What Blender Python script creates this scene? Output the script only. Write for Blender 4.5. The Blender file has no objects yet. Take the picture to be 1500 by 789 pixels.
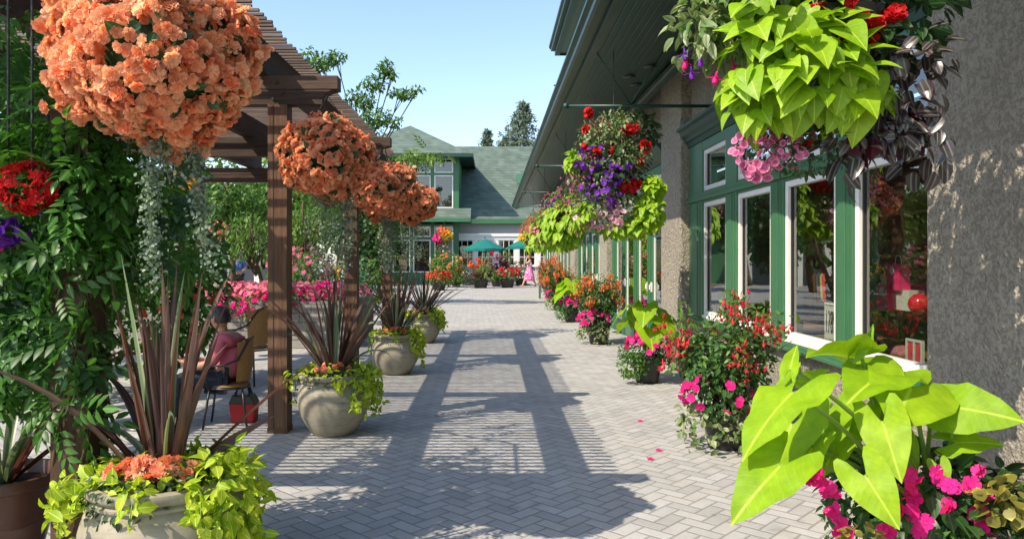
import bpy, math, random
import numpy as np
from mathutils import Vector
R = math.radians
SC = bpy.context.scene
COL = SC.collection
rng = np.random.default_rng(7)
random.seed(7)
EYE, F, VX, VY = 1.55, 1083.0, 722.0, 377.0

def P(px, py, Y):
    return np.array([(px - VX) / F * Y, Y, EYE - (py - VY) / F * Y])

# ------------------------------------------------------------------ objects
ORG = {}
def tag(o, label=None, cat=None, group=None, kind=None):
    if label: o['label'] = label
    if cat: o['category'] = cat
    if group: o['group'] = group
    if kind: o['kind'] = kind
    return o
def T(name, label, cat, loc=(0, 0, 0), group=None):
    o = bpy.data.objects.new(name, None); COL.objects.link(o)
    o.empty_display_size = .1
    o.location = loc
    ORG[o] = np.array(loc, float)
    return tag(o, label, cat, group)
def copy_tree(o, parent=None):
    c = o.copy(); COL.objects.link(c)
    if parent is not None: c.parent = parent
    for ch in list(o.children): copy_tree(ch, c)
    return c
def dup(o, loc, rz=0.0, s=1.0, label=None):
    c = copy_tree(o); c.location = loc; c.rotation_euler = (0, 0, rz)
    c.scale = (s, s, s) if np.isscalar(s) else s
    if label: c['label'] = label
    return c

# ------------------------------------------------------------------ mesh builder
def nz(v):
    v = np.asarray(v, float)
    return v / np.maximum(np.linalg.norm(v, axis=-1, keepdims=True), 1e-9)
class MB:
    def __init__(s):
        s.V, s.F, s.M, s.Rn, s.L, s.n = [], [], [], [], [], 0
    def add(s, V, F, mat=0, rnd=None, lc=None):
        V = np.asarray(V, float).reshape(-1, 3)
        for f in (F if isinstance(F, list) and len(F) and isinstance(F[0], np.ndarray) and F[0].ndim == 2 else [F]):
            groups = {}
            if isinstance(f, np.ndarray): groups[f.shape[1]] = f
            else:
                for q in f: groups.setdefault(len(q), []).append(q)
            for k, q in groups.items():
                q = np.asarray(q, np.int64) + s.n
                s.F.append(q); s.M.append(np.full(len(q), mat, np.int32))
        if rnd is None: rnd = rng.random()
        s.Rn.append(np.broadcast_to(np.asarray(rnd, float), (len(V),)).copy())
        s.L.append(V if lc is None else np.asarray(lc, float))
        s.V.append(V); s.n += len(V)
        return s
    def scatter(s, tpl, pos, dirs, nrm, scale, mat=0, rnd=None):
        tv, tf = tpl
        pos = np.asarray(pos, float).reshape(-1, 3); n = len(pos)
        if n == 0: return s
        y = nz(np.broadcast_to(dirs, (n, 3))); z = np.broadcast_to(nrm, (n, 3))
        x = np.cross(y, z); bad = np.linalg.norm(x, axis=1) < 1e-4
        if bad.any(): x = np.where(bad[:, None], np.cross(y, np.array([.3, .8, .2])), x)
        x = nz(x); z = np.cross(x, y)
        sc = np.broadcast_to(np.asarray(scale, float).reshape(-1, 1) if np.ndim(scale) < 2 else scale, (n, 3) if np.ndim(scale) == 2 else (n, 1))
        if sc.shape[1] == 1: sc = np.repeat(sc, 3, 1)
        t = tv[None] * sc[:, None, :]
        W = pos[:, None] + t[..., 0:1] * x[:, None] + t[..., 1:2] * y[:, None] + t[..., 2:3] * z[:, None]
        m = len(tv)
        if rnd is None: rnd = rng.random(n)
        off = (np.arange(n) * m)[:, None, None]
        Fs = [(f[None] + off).reshape(-1, f.shape[1]) for f in tf]
        s.add(W.reshape(-1, 3), Fs, mat, np.repeat(rnd, m), np.tile(tv, (n, 1)))
        return s
    def box(s, x0, x1, y0, y1, z0, z1, mat=0, rnd=None):
        x0, x1 = min(x0, x1), max(x0, x1); y0, y1 = min(y0, y1), max(y0, y1); z0, z1 = min(z0, z1), max(z0, z1)
        V = [(x, y, z) for z in (z0, z1) for y in (y0, y1) for x in (x0, x1)]
        return s.add(V, np.array([(0, 2, 3, 1), (4, 5, 7, 6), (0, 1, 5, 4), (2, 6, 7, 3), (0, 4, 6, 2), (1, 3, 7, 5)]), mat, rnd)
    def bar(s, a, b, w, h, mat=0, up=(0, 0, 1), rnd=None):
        a = np.asarray(a, float); b = np.asarray(b, float); y = nz(b - a)
        x = np.cross(y, up); x = nz(x) if np.linalg.norm(x) > 1e-4 else np.array([1., 0, 0]); z = np.cross(x, y)
        V = [p + x * i * w / 2 + z * j * h / 2 for p in (a, b) for j in (-1, 1) for i in (-1, 1)]
        return s.add(V, np.array([(0, 1, 3, 2), (4, 6, 7, 5), (0, 4, 5, 1), (2, 3, 7, 6), (0, 2, 6, 4), (1, 5, 7, 3)]), mat, rnd)
    def tube(s, pts, rad, seg=8, mat=0, cap=True, rnd=None):
        pts = np.asarray(pts, float); n = len(pts)
        rad = np.broadcast_to(np.asarray(rad, float), (n,))
        tg = nz(np.gradient(pts, axis=0))
        ref = np.array([0, 0, 1.]) if abs(tg[0][2]) < .9 else np.array([1., 0, 0])
        x = nz(np.cross(tg[0], ref)); V = []
        a = np.arange(seg) / seg * 2 * math.pi
        for i in range(n):
            x = nz(x - tg[i] * np.dot(x, tg[i])); y = np.cross(tg[i], x)
            V.append(pts[i] + rad[i] * (np.cos(a)[:, None] * x + np.sin(a)[:, None] * y))
        V = np.concatenate(V)
        Fq = [(i * seg + j, i * seg + (j + 1) % seg, (i + 1) * seg + (j + 1) % seg, (i + 1) * seg + j) for i in range(n - 1) for j in range(seg)]
        if cap:
            Fq.append(tuple(range(seg - 1, -1, -1))); Fq.append(tuple(range((n - 1) * seg, n * seg)))
        return s.add(V, Fq, mat, rnd)
    def lathe(s, prof, c=(0, 0, 0), seg=32, mat=0, rnd=None, wob=0.0):
        prof = np.asarray(prof, float); n = len(prof); a = np.arange(seg) / seg * 2 * math.pi
        V = np.zeros((n, seg, 3))
        w = 1 + wob * np.sin(a * 2 + 1)
        V[..., 0] = c[0] + prof[:, 0:1] * np.cos(a) * w; V[..., 1] = c[1] + prof[:, 0:1] * np.sin(a) * w; V[..., 2] = c[2] + prof[:, 1:2]
        i, j = np.meshgrid(np.arange(n - 1), np.arange(seg), indexing='ij')
        Fq = np.stack([i * seg + j, i * seg + (j + 1) % seg, (i + 1) * seg + (j + 1) % seg, (i + 1) * seg + j], -1).reshape(-1, 4)
        return s.add(V.reshape(-1, 3), Fq, mat, rnd)
    def prism(s, poly, axis, a0, a1, mat=0, rnd=None):
        """poly: 2D points; axis 'x': (y,z), 'y': (x,z), 'z': (x,y)"""
        poly = list(poly); k = len(poly)
        ar = sum(poly[i][0] * poly[(i + 1) % k][1] - poly[(i + 1) % k][0] * poly[i][1] for i in range(k))
        if ar < 0: poly = poly[::-1]
        def mk(p, a):
            return {'x': (a, p[0], p[1]), 'y': (p[0], a, p[1]), 'z': (p[0], p[1], a)}[axis]
        V = [mk(p, a0) for p in poly] + [mk(p, a1) for p in poly]
        fl = (axis == 'y')
        Fq = []
        lo, hi = tuple(range(k - 1, -1, -1)), tuple(range(k, 2 * k))
        sides = [(i, (i + 1) % k, k + (i + 1) % k, k + i) for i in range(k)]
        if fl: lo, hi, sides = lo[::-1], hi[::-1], [q[::-1] for q in sides]
        return s.add(V, [lo, hi] + sides, mat, rnd)
    def quad(s, *p, mat=0, rnd=None):
        return s.add(p, [tuple(range(len(p)))], mat, rnd)
    def build(s, name, mats, parent=None, smooth=False, loc=None, bevel=0.0, auto=None):
        V = np.concatenate(s.V); me = bpy.data.meshes.new(name)
        org = ORG[parent] if parent is not None else (np.zeros(3) if loc is None else np.asarray(loc, float))
        V = V - org
        me.vertices.add(len(V)); me.vertices.foreach_set('co', V.astype(np.float32).ravel())
        nl = sum(f.size for f in s.F); nf = sum(len(f) for f in s.F)
        li = np.concatenate([f.ravel() for f in s.F]); cnt = np.concatenate([np.full(len(f), f.shape[1]) for f in s.F])
        st = np.concatenate([[0], np.cumsum(cnt)[:-1]])
        me.loops.add(nl); me.loops.foreach_set('vertex_index', li.astype(np.int32))
        me.polygons.add(nf); me.polygons.foreach_set('loop_start', st.astype(np.int32))
        me.polygons.foreach_set('material_index', np.concatenate(s.M))
        me.polygons.foreach_set('use_smooth', np.full(nf, bool(smooth)))
        a = me.attributes.new('rnd', 'FLOAT', 'POINT'); a.data.foreach_set('value', np.concatenate(s.Rn).astype(np.float32))
        a = me.attributes.new('lc', 'FLOAT_VECTOR', 'POINT'); a.data.foreach_set('vector', np.concatenate(s.L).astype(np.float32).ravel())
        me.update(calc_edges=True)
        for m in (mats if isinstance(mats, (list, tuple)) else [mats]): me.materials.append(m)
        o = bpy.data.objects.new(name, me); COL.objects.link(o)
        ORG[o] = org
        if parent is not None: o.parent = parent
        else: o.location = org
        if bevel:
            b = o.modifiers.new('bevel', 'BEVEL'); b.width = bevel; b.segments = 2; b.limit_method = 'ANGLE'; b.angle_limit = R(40)
        if auto:
            me.set_sharp_from_angle(angle=R(auto))
        return o

# ------------------------------------------------------------------ node helper
class NT:
    def __init__(s, name):
        s.m = bpy.data.materials.new(name); s.m.use_nodes = True; s.t = s.m.node_tree; s.t.nodes.clear()
        s.out = s.new('ShaderNodeOutputMaterial')
    def new(s, ty, **kw):
        n = s.t.nodes.new(ty)
        for k, v in kw.items(): setattr(n, k, v)
        return n
    def link(s, a, b): s.t.links.new(a, b)
    def put(s, v, sock):
        if isinstance(v, bpy.types.NodeSocket): s.link(v, sock)
        elif isinstance(v, (tuple, list)) and len(v) == 3 and sock.type == 'RGBA': sock.default_value = (*v, 1)
        else: sock.default_value = v
    def math(s, op, a, b=None, c=None):
        n = s.new('ShaderNodeMath', operation=op)
        for i, v in enumerate((a, b, c)):
            if v is not None: s.put(v, n.inputs[i])
        return n.outputs[0]
    def mix(s, f, a, b, bt='MIX'):
        n = s.new('ShaderNodeMix', data_type='RGBA', blend_type=bt)
        s.put(f, n.inputs[0]); s.put(a, n.inputs[6]); s.put(b, n.inputs[7]); return n.outputs[2]
    def mixf(s, f, a, b):
        n = s.new('ShaderNodeMix'); s.put(f, n.inputs[0]); s.put(a, n.inputs[2]); s.put(b, n.inputs[3]); return n.outputs[0]
    def attr(s, name, o='Fac'):
        return s.new('ShaderNodeAttribute', attribute_name=name).outputs[o]
    def coord(s, o='Object'): return s.new('ShaderNodeTexCoord').outputs[o]
    def sep(s, v):
        n = s.new('ShaderNodeSeparateXYZ'); s.put(v, n.inputs[0]); return n.outputs
    def comb(s, x, y, z=0.0):
        n = s.new('ShaderNodeCombineXYZ')
        for i, v in enumerate((x, y, z)): s.put(v, n.inputs[i])
        return n.outputs[0]
    def noise(s, vec, scale, detail=3, rough=.55, o='Fac', dist=0.0):
        n = s.new('ShaderNodeTexNoise'); s.put(vec, n.inputs['Vector']); n.inputs['Scale'].default_value = scale
        n.inputs['Detail'].default_value = detail; n.inputs['Roughness'].default_value = rough; n.inputs['Distortion'].default_value = dist
        return n.outputs[o]
    def scale(s, vec, sc):
        n = s.new('ShaderNodeVectorMath', operation='MULTIPLY'); s.put(vec, n.inputs[0]); n.inputs[1].default_value = sc; return n.outputs[0]
    def ramp(s, f, stops):
        n = s.new('ShaderNodeValToRGB'); s.put(f, n.inputs[0]); e = n.color_ramp.elements
        while len(e) < len(stops): e.new(.5)
        for el, (p, c) in zip(e, stops): el.position = p; el.color = (*c, 1) if len(c) == 3 else c
        return n.outputs[0]
    def maprange(s, v, a, b, c=0.0, d=1.0):
        n = s.new('ShaderNodeMapRange'); s.put(v, n.inputs[0])
        for i, q in enumerate((a, b, c, d)): s.put(q, n.inputs[i + 1])
        return n.outputs[0]
    def bump(s, h, strength=.5, dist=.01, normal=None):
        n = s.new('ShaderNodeBump'); s.put(h, n.inputs['Height']); n.inputs['Strength'].default_value = strength; n.inputs['Distance'].default_value = dist
        if normal is not None: s.link(normal, n.inputs['Normal'])
        return n.outputs[0]
    def bsdf(s, color, rough=.6, spec=.4, metal=0.0, normal=None, **kw):
        n = s.new('ShaderNodeBsdfPrincipled'); s.put(color, n.inputs['Base Color']); s.put(rough, n.inputs['Roughness'])
        n.inputs['Specular IOR Level'].default_value = spec; s.put(metal, n.inputs['Metallic'])
        if normal is not None: s.link(normal, n.inputs['Normal'])
        return n
    def done(s, shader):
        s.link(shader, s.out.inputs[0]); return s.m

def M_plain(name, col, rough=.6, spec=.4, metal=0.0, var=.12, nscale=8.0, bump=.0, bscale=60.0):
    t = NT(name); co = t.coord()
    n = t.noise(co, nscale, 4); r = t.attr('rnd')
    f = t.math('ADD', t.math('MULTIPLY', n, var * 2), t.math('MULTIPLY', r, var))
    f = t.math('ADD', f, 1 - var * 1.5)
    c = t.mix(1.0, col, t.comb(f, f, f), 'MULTIPLY')
    nm = t.bump(t.noise(co, bscale, 4), bump, .004) if bump else None
    rr = t.math('ADD', rough - .08, t.math('MULTIPLY', n, .16))
    return t.done(t.bsdf(c, rr, spec, metal, nm).outputs[0])
def M_leaf(name, c1, c2, trans=.35, rough=.45, tr=None, rib=.0, ribc=None, veins=0.0, stripe=None, spec=.4, edge=None, mott=None):
    """c1..c2 by leaf; rib: half-width of a paler midrib in leaf units; veins: side vein frequency; stripe: (colour, x0, x1)"""
    t = NT(name); r = t.attr('rnd'); lc = t.attr('lc', 'Vector'); X, Y, Z = t.sep(lc)
    ax = t.math('ABSOLUTE', X)
    c = t.mix(r, c1, c2)
    n = t.noise(lc, 5.0, 3); nb = t.noise(t.coord(), 14.0, 3); nn = t.math('ADD', t.math('ADD', t.math('MULTIPLY', n, .45), t.math('MULTIPLY', nb, .45)), .55)
    c = t.mix(1.0, c, t.comb(nn, nn, nn), 'MULTIPLY')
    if mott: c = t.mix(t.math('MULTIPLY', t.maprange(t.noise(lc, 1.7, 4, .6), .42, .72), .6), c, mott)
    nrm = None; bl = t.math('MULTIPLY', t.math('SUBTRACT', t.noise(lc, 2.2, 3), .5), .25)
    if stripe:
        col, a, b = stripe
        m = t.math('MULTIPLY', t.maprange(ax, a - .02, a + .02), t.maprange(ax, b + .02, b - .02))
        c = t.mix(m, c, col)
    if edge:
        col, rad = edge
        d = t.math('SQRT', t.math('ADD', t.math('MULTIPLY', X, X), t.math('MULTIPLY', Y, Y)))
        c = t.mix(t.maprange(d, rad[0], rad[1]), c, col)
    if rib:
        rc = ribc or tuple(min(1, q * 1.5 + .04) for q in c2)
        c = t.mix(t.math('MULTIPLY', t.maprange(ax, rib * 1.5, rib * .4), .8), c, rc)
    if veins:
        ph = t.math('MULTIPLY', t.math('ADD', bl, t.math('SUBTRACT', Y, t.math('MULTIPLY', ax, .75))), veins)
        w = t.math('ABSOLUTE', t.math('SUBTRACT', t.math('FRACT', ph), .5))
        vm = t.maprange(w, .045, .0)
        c = t.mix(t.math('MULTIPLY', vm, .26), c, ribc or (.6, .75, .1))
        hgt = t.math('ADD', t.math('MULTIPLY', t.maprange(w, .5, .0), 1.0), t.math('MULTIPLY', n, 2.2))
        nrm = t.bump(hgt, .10, .005)
    b = t.bsdf(c, rough, spec, 0.0, nrm)
    tl = t.new('ShaderNodeBsdfTranslucent')
    tc = t.mix(1.0, c, tr or (1.25, 1.3, .7), 'MULTIPLY'); t.link(tc, tl.inputs[0])
    if nrm is not None: t.link(nrm, tl.inputs['Normal'])
    mx = t.new('ShaderNodeMixShader'); mx.inputs[0].default_value = trans
    t.link(b.outputs[0], mx.inputs[1]); t.link(tl.outputs[0], mx.inputs[2])
    return t.done(mx.outputs[0])
def M_wood(name, axis, c1, c2, rough=.7):
    t = NT(name); co = t.coord(); r = t.attr('rnd')
    sc = {'x': (1.2, 18, 18), 'y': (18, 1.2, 18), 'z': (18, 18, 1.2)}[axis]
    off = t.new('ShaderNodeVectorMath', operation='ADD'); t.link(t.scale(co, sc), off.inputs[0]); t.link(t.comb(t.math('MULTIPLY', r, 37.0), t.math('MULTIPLY', r, 11.0), r), off.inputs[1])
    g = t.noise(off.outputs[0], 1.6, 5, .6, dist=1.2)
    big = t.noise(co, 2.5, 3)
    c = t.mix(t.maprange(g, .3, .72), c1, c2)
    k = t.math('ADD', t.math('ADD', t.math('MULTIPLY', r, .5), t.math('MULTIPLY', big, .6)), .45)
    c = t.mix(1.0, c, t.comb(k, k, k), 'MULTIPLY')
    return t.done(t.bsdf(c, rough, .3, 0, t.bump(g, .6, .006)).outputs[0])
# ------------------------------------------------------------------ leaf and flower templates (unit length along +Y, face +Z)
def _faces(Fl):
    g = {}
    for f in Fl: g.setdefault(len(f), []).append(f)
    return [np.array(v) for v in g.values()]
def tpl_leaf(w=.45, rows=4, fold=.15, bend=.25, pk=.42):
    V, Fl = [(0, 0, 0)], []
    ts = np.linspace(0, 1, rows + 1)[1:-1]
    for t in ts:
        h = w / 2 * (math.sin(math.pi * t ** (math.log(.5) / math.log(pk)))) ** .8
        z = -bend * t * t
        V += [(-h, t, z + fold * h * 2), (0, t, z), (h, t, z + fold * h * 2)]
    V.append((0, 1, -bend)); e = len(V) - 1
    Fl += [(0, 2, 1), (0, 3, 2)]
    for i in range(len(ts) - 1):
        a = 1 + 3 * i; Fl += [(a, a + 1, a + 4, a + 3), (a + 1, a + 2, a + 5, a + 4)]
    a = 1 + 3 * (len(ts) - 1); Fl += [(a, a + 1, e), (a + 1, a + 2, e)]
    return np.array(V, float), _faces(Fl)
def tpl_outline(ol, cols=2, zf=lambda x, y: 0.0):
    """ol: [(x, y, ymid)] the right half from the back lobe to the tip"""
    V, Fl = [], []; k = 2 * cols + 1
    for (x, y, ym) in ol:
        for c in range(-cols, cols + 1):
            f = abs(c) / cols; xx = math.copysign(x * f, c) if c else 0.0
            yy = ym + (y - ym) * f ** 1.3
            V.append((xx, yy, zf(xx, yy)))
    for i in range(len(ol) - 1):
        for c in range(k - 1):
            a = i * k + c; Fl.append((a, a + 1, a + k + 1, a + k))
    return np.array(V, float), _faces(Fl)
HEART = [(.10, -.13, 0), (.26, -.20, 0), (.40, -.12, .02), (.46, .06, .1), (.42, .28, .3), (.31, .52, .54), (.17, .75, .77), (.07, .90, .91), (.0, 1.0, 1.0)]
ARROW = [(.06, -.10, 0), (.16, -.36, .0), (.27, -.50, .0), (.36, -.48, .0), (.43, -.34, .01), (.46, -.14, .06), (.455, .06, .14), (.42, .24, .28), (.36, .42, .45), (.285, .58, .60), (.20, .73, .745), (.115, .865, .875), (.045, .95, .955), (.0, 1.02, 1.02)]
def tpl_petals(n=5, layers=((1.0, .05, 1.0),), w=.42, ruffle=.0):
    V, Fl = [], []
    for li, (s, lift, cup) in enumerate(layers):
        for i in range(n):
            a = 2 * math.pi * (i + .5 * (li % 2)) / n + li * .3
            ca, sa = math.cos(a), math.sin(a); b = len(V)
            rr = ruffle * (1 if i % 2 else -1)
            for (x, y, z) in [(0, .04, 0), (-w * .75, .5, .10 * cup + rr), (-w, .84, .22 * cup - rr), (0, 1.0, .16 * cup + rr), (w, .84, .22 * cup - rr), (w * .75, .5, .10 * cup - rr), (0, .55, .02 * cup)]:
                x *= s; y *= s
                zz = z * s + lift
                V.append((ca * y - sa * x, sa * y + ca * x, zz))
            Fl += [(b, b + 6, b + 2, b + 1), (b + 6, b + 3, b + 2), (b, b + 5, b + 4, b + 6), (b + 6, b + 4, b + 3)]
    return np.array(V, float), [np.array([f for f in Fl if len(f) == 4]), np.array([f for f in Fl if len(f) == 3])]
def tpl_fuchsia():
    m = MB(); lf, ff = tpl_leaf(.34, 3, .1, -.3)
    m.tube([(0, 0, 0), (0, .3, 0), (0, .42, 0)], [.05, .075, .10], 5)
    for i in range(4):
        a = i * math.pi / 2 + .4
        d = np.array([math.cos(a) * .85, .45, math.sin(a) * .85]); m.scatter((lf, ff), [(0, .38, 0)], [d], [(0, -1, 0)], [.6])
    m.tube([(0, .38, 0), (0, .55, 0), (0, .82, 0)], [.1, .2, .15], 5, cap=False)
    m.tube([(0, .8, 0), (.02, 1.2, 0)], [.015, .01], 3)
    V = np.concatenate(m.V); g = {}
    for f in m.F: g.setdefault(f.shape[1], []).append(f)
    return V, [np.concatenate(v) for v in g.values()]
LEAF = tpl_leaf(); LEAF3 = tpl_leaf(.5, 3, .18, .3); NARROW = tpl_leaf(.3, 4, .12, .3); ROUND = tpl_leaf(.85, 4, .1, .15, .55)
OVATE = tpl_leaf(.62, 4, .16, .25, .4); LONG = tpl_leaf(.26, 5, .12, .35)
HEART_T = tpl_outline(HEART, 2, lambda x, y: .22 * abs(x) - .35 * max(y, 0) ** 2 + .10 * y)
BEGONIA = tpl_petals(6, ((1.0, .0, .9), (.84, .12, 1.5), (.58, .24, 2.2)), .36, .10)
IMPAT = tpl_petals(5, ((1.0, .0, .5), (.34, .06, .8)), .47, .07)
PETUNIA = tpl_petals(5, ((1.0, .0, .9),), .50, .05)
STAR = tpl_petals(5, ((1.0, .0, .6), (.6, .1, 1.4)), .30, .04)
FUCH = tpl_fuchsia()

def unit(n):
    return nz(rng.normal(size=(n, 3)))
def in_blob(n, c, r, inner=.55, zmin=-1.0):
    d = unit(n)
    if zmin > -1:
        d[:, 2] = np.where(d[:, 2] < zmin, -d[:, 2] * .6, d[:, 2]); d = nz(d)
    k = (inner ** 3 + (1 - inner ** 3) * rng.random(n)) ** (1 / 3)
    return np.asarray(c) + d * k[:, None] * np.asarray(r), d
def fol(mb, tpl, c, r, n, size, mat=0, droop=.35, jit=.7, up=.5, out=.7, inner=.55, zmin=-1.0, face=None, sv=.3):
    p, d = in_blob(n, c, r, inner, zmin)
    dr = nz(d * out + unit(n) * jit - np.array([0, 0, droop]))
    nr = nz(d * .6 + np.array([0, 0, up]) + unit(n) * .45 + (0 if face is None else np.asarray(face)))
    s = size * (1 + sv * (rng.random(n) * 2 - 1))
    mb.scatter(tpl, p, dr, nr, s, mat)
def flw(mb, tpl, c, r, n, size, mat=0, inner=.9, zmin=-1.0, face=(-.3, -.4, .4), facew=.5, hang=False, sv=.2):
    p, d = in_blob(n, c, r, inner, zmin)
    nr = nz(d * .8 + np.asarray(face) * facew + unit(n) * .3)
    if hang: dr = nz(np.array([0, 0, -1.0]) + unit(n) * .3 + d * .25)
    else: dr = unit(n)
    mb.scatter(tpl, p, dr, nr, size * (1 + sv * (rng.random(n) * 2 - 1)), mat)
def strand(mb, tpl, pts, n, size, mat=0, spread=.02, droop=.4, smat=None, srad=.002):
    pts = np.asarray(pts, float); seg = np.linalg.norm(np.diff(pts, axis=0), axis=1); cum = np.concatenate([[0], np.cumsum(seg)])
    t = np.sort(rng.random(n)) * cum[-1]
    p = np.stack([np.interp(t, cum, pts[:, i]) for i in range(3)], 1) + rng.normal(size=(n, 3)) * spread
    dr = nz(unit(n) - np.array([0, 0, droop])); nr = nz(unit(n) * .8 + np.array([-.3, -.4, .5]))
    mb.scatter(tpl, p, dr, nr, size * (.7 + .6 * rng.random(n)), mat)
    if smat is not None: mb.tube(pts, srad, 4, smat)

# ------------------------------------------------------------------ materials
M = {}
M['beam_x'] = M_wood('stained_wood_x', 'x', (.045, .026, .018), (.105, .066, .046))
M['beam_y'] = M_wood('stained_wood_y', 'y', (.04, .023, .016), (.095, .058, .04))
M['slat'] = M_wood('weathered_slat', 'x', (.10, .07, .052), (.21, .16, .125), .75)
M['post'] = M_wood('brown_post_wood', 'z', (.058, .030, .018), (.15, .082, .045))
M['green'] = M_plain('green_paint', (.046, .146, .070), .40, .42, var=.16, nscale=5, bump=.12, bscale=40)
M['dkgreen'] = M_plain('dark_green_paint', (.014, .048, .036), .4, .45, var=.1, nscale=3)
M['white'] = M_plain('white_paint', (.76, .75, .71), .45, .4, var=.09, nscale=7, bump=.08, bscale=40)
M['black'] = M_plain('black_metal', (.018, .018, .02), .35, .5)
M['plastic'] = M_plain('black_pot_plastic', (.014, .014, .015), .38, .5, var=.25, nscale=14)
M['soil'] = M_plain('potting_soil', (.035, .024, .017), .95, .2, var=.5, nscale=40, bump=1.0, bscale=90)
M['chain'] = M_plain('dark_chain', (.03, .03, .03), .5, .4)
M['grey'] = M_plain('grey_wall', (.36, .36, .35), .8, .2, var=.08, nscale=1.5, bump=.3, bscale=30)
M['pvc'] = M_plain('brown_stem', (.10, .07, .04), .8, .2, var=.3, nscale=20)
M['gstem'] = M_plain('green_stem', (.16, .28, .04), .5, .4, var=.2)
M['umb'] = M_plain('teal_canvas', (.012, .15, .13), .8, .2, var=.06)
M['terra'] = M_plain('brown_glazed_clay', (.085, .035, .022), .4, .45, var=.25, nscale=6, bump=.15, bscale=50)

def m_stucco():
    t = NT('roughcast_stucco'); co = t.coord()
    big = t.noise(co, 1.1, 3); vo = t.new('ShaderNodeTexVoronoi'); t.link(co, vo.inputs['Vector']); vo.inputs['Scale'].default_value = 48.0; n1 = t.math('ADD', t.math('MULTIPLY', t.noise(co, 21, 5, .66, dist=.15), .8), t.math('MULTIPLY', t.math('SUBTRACT', .7, vo.outputs['Distance']), .22)); n2 = t.noise(co, 90, 3, .6); n3 = t.noise(co, 9, 3)
    pit = t.maprange(n1, .47, .37); Z = t.sep(co)[2]
    c = t.mix(t.maprange(big, .3, .7), (.41, .375, .31), (.50, .455, .375))
    c = t.mix(t.math('MULTIPLY', t.maprange(n3, .35, .75), .35), c, (.32, .285, .225))
    c = t.mix(t.math('MULTIPLY', pit, .45), c, (.115, .10, .082))
    dirt = t.math('MULTIPLY', t.maprange(t.math('ADD', Z, t.math('MULTIPLY', n3, .5)), .62, .22), t.maprange(big, .3, .6)); c = t.mix(t.math('MULTIPLY', dirt, .6), c, (.19, .155, .11))
    h = t.math('ADD', t.math('MULTIPLY', t.maprange(n1, .34, .62), 1.0), t.math('MULTIPLY', n2, .35))
    return t.done(t.bsdf(c, .92, .15, 0, t.bump(h, 1.0, .024)).outputs[0])
M['stucco'] = m_stucco()
def m_clay(name, c1, c2, c3):
    t = NT(name); co = t.coord()
    a = t.noise(co, 3.5, 5, .65, dist=.8); b = t.noise(t.scale(co, (1, 1, 4)), 9, 4); d = t.noise(co, 30, 4, .65)
    c = t.mix(t.maprange(a, .35, .65), c1, c2); c = t.mix(t.math('MULTIPLY', t.maprange(b, .5, .75), .7), c, c3)
    c = t.mix(t.math('MULTIPLY', t.maprange(d, .62, .75), .6), c, tuple(q * .35 for q in c1))
    return t.done(t.bsdf(c, .62, .35, 0, t.bump(d, .25, .004)).outputs[0])
M['clay'] = m_clay('mottled_stone_glaze', (.25, .225, .165), (.37, .34, .26), (.17, .145, .10))
def m_shingle():
    t = NT('green_shingles'); co = t.coord(); X, Y, Z = t.sep(co)
    row = t.math('MULTIPLY', Z, 5.2); rf = t.math('FRACT', row); ri = t.math('FLOOR', row)
    w = t.new('ShaderNodeTexWhiteNoise', noise_dimensions='2D')
    cx = t.math('FLOOR', t.math('ADD', t.math('MULTIPLY', t.math('ADD', X, t.math('MULTIPLY', Y, .6)), 3.0), t.math('MULTIPLY', ri, .37)))
    t.link(t.comb(cx, ri), w.inputs['Vector'])
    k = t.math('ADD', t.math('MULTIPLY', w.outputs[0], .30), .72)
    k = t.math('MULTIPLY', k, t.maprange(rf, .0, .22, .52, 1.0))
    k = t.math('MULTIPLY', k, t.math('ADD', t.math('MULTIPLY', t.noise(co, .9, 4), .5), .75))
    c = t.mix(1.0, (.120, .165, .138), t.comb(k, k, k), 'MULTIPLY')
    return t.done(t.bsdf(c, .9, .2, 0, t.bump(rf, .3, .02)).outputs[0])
M['shingle'] = m_shingle()
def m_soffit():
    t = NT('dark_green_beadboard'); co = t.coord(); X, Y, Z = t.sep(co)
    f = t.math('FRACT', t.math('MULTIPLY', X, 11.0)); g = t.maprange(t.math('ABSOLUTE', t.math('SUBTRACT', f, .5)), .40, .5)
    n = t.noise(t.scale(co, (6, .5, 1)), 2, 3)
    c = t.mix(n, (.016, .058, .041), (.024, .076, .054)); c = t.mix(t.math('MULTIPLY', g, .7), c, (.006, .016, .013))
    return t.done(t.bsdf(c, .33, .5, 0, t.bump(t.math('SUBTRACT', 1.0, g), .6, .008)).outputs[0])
M['soffit'] = m_soffit()
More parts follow.
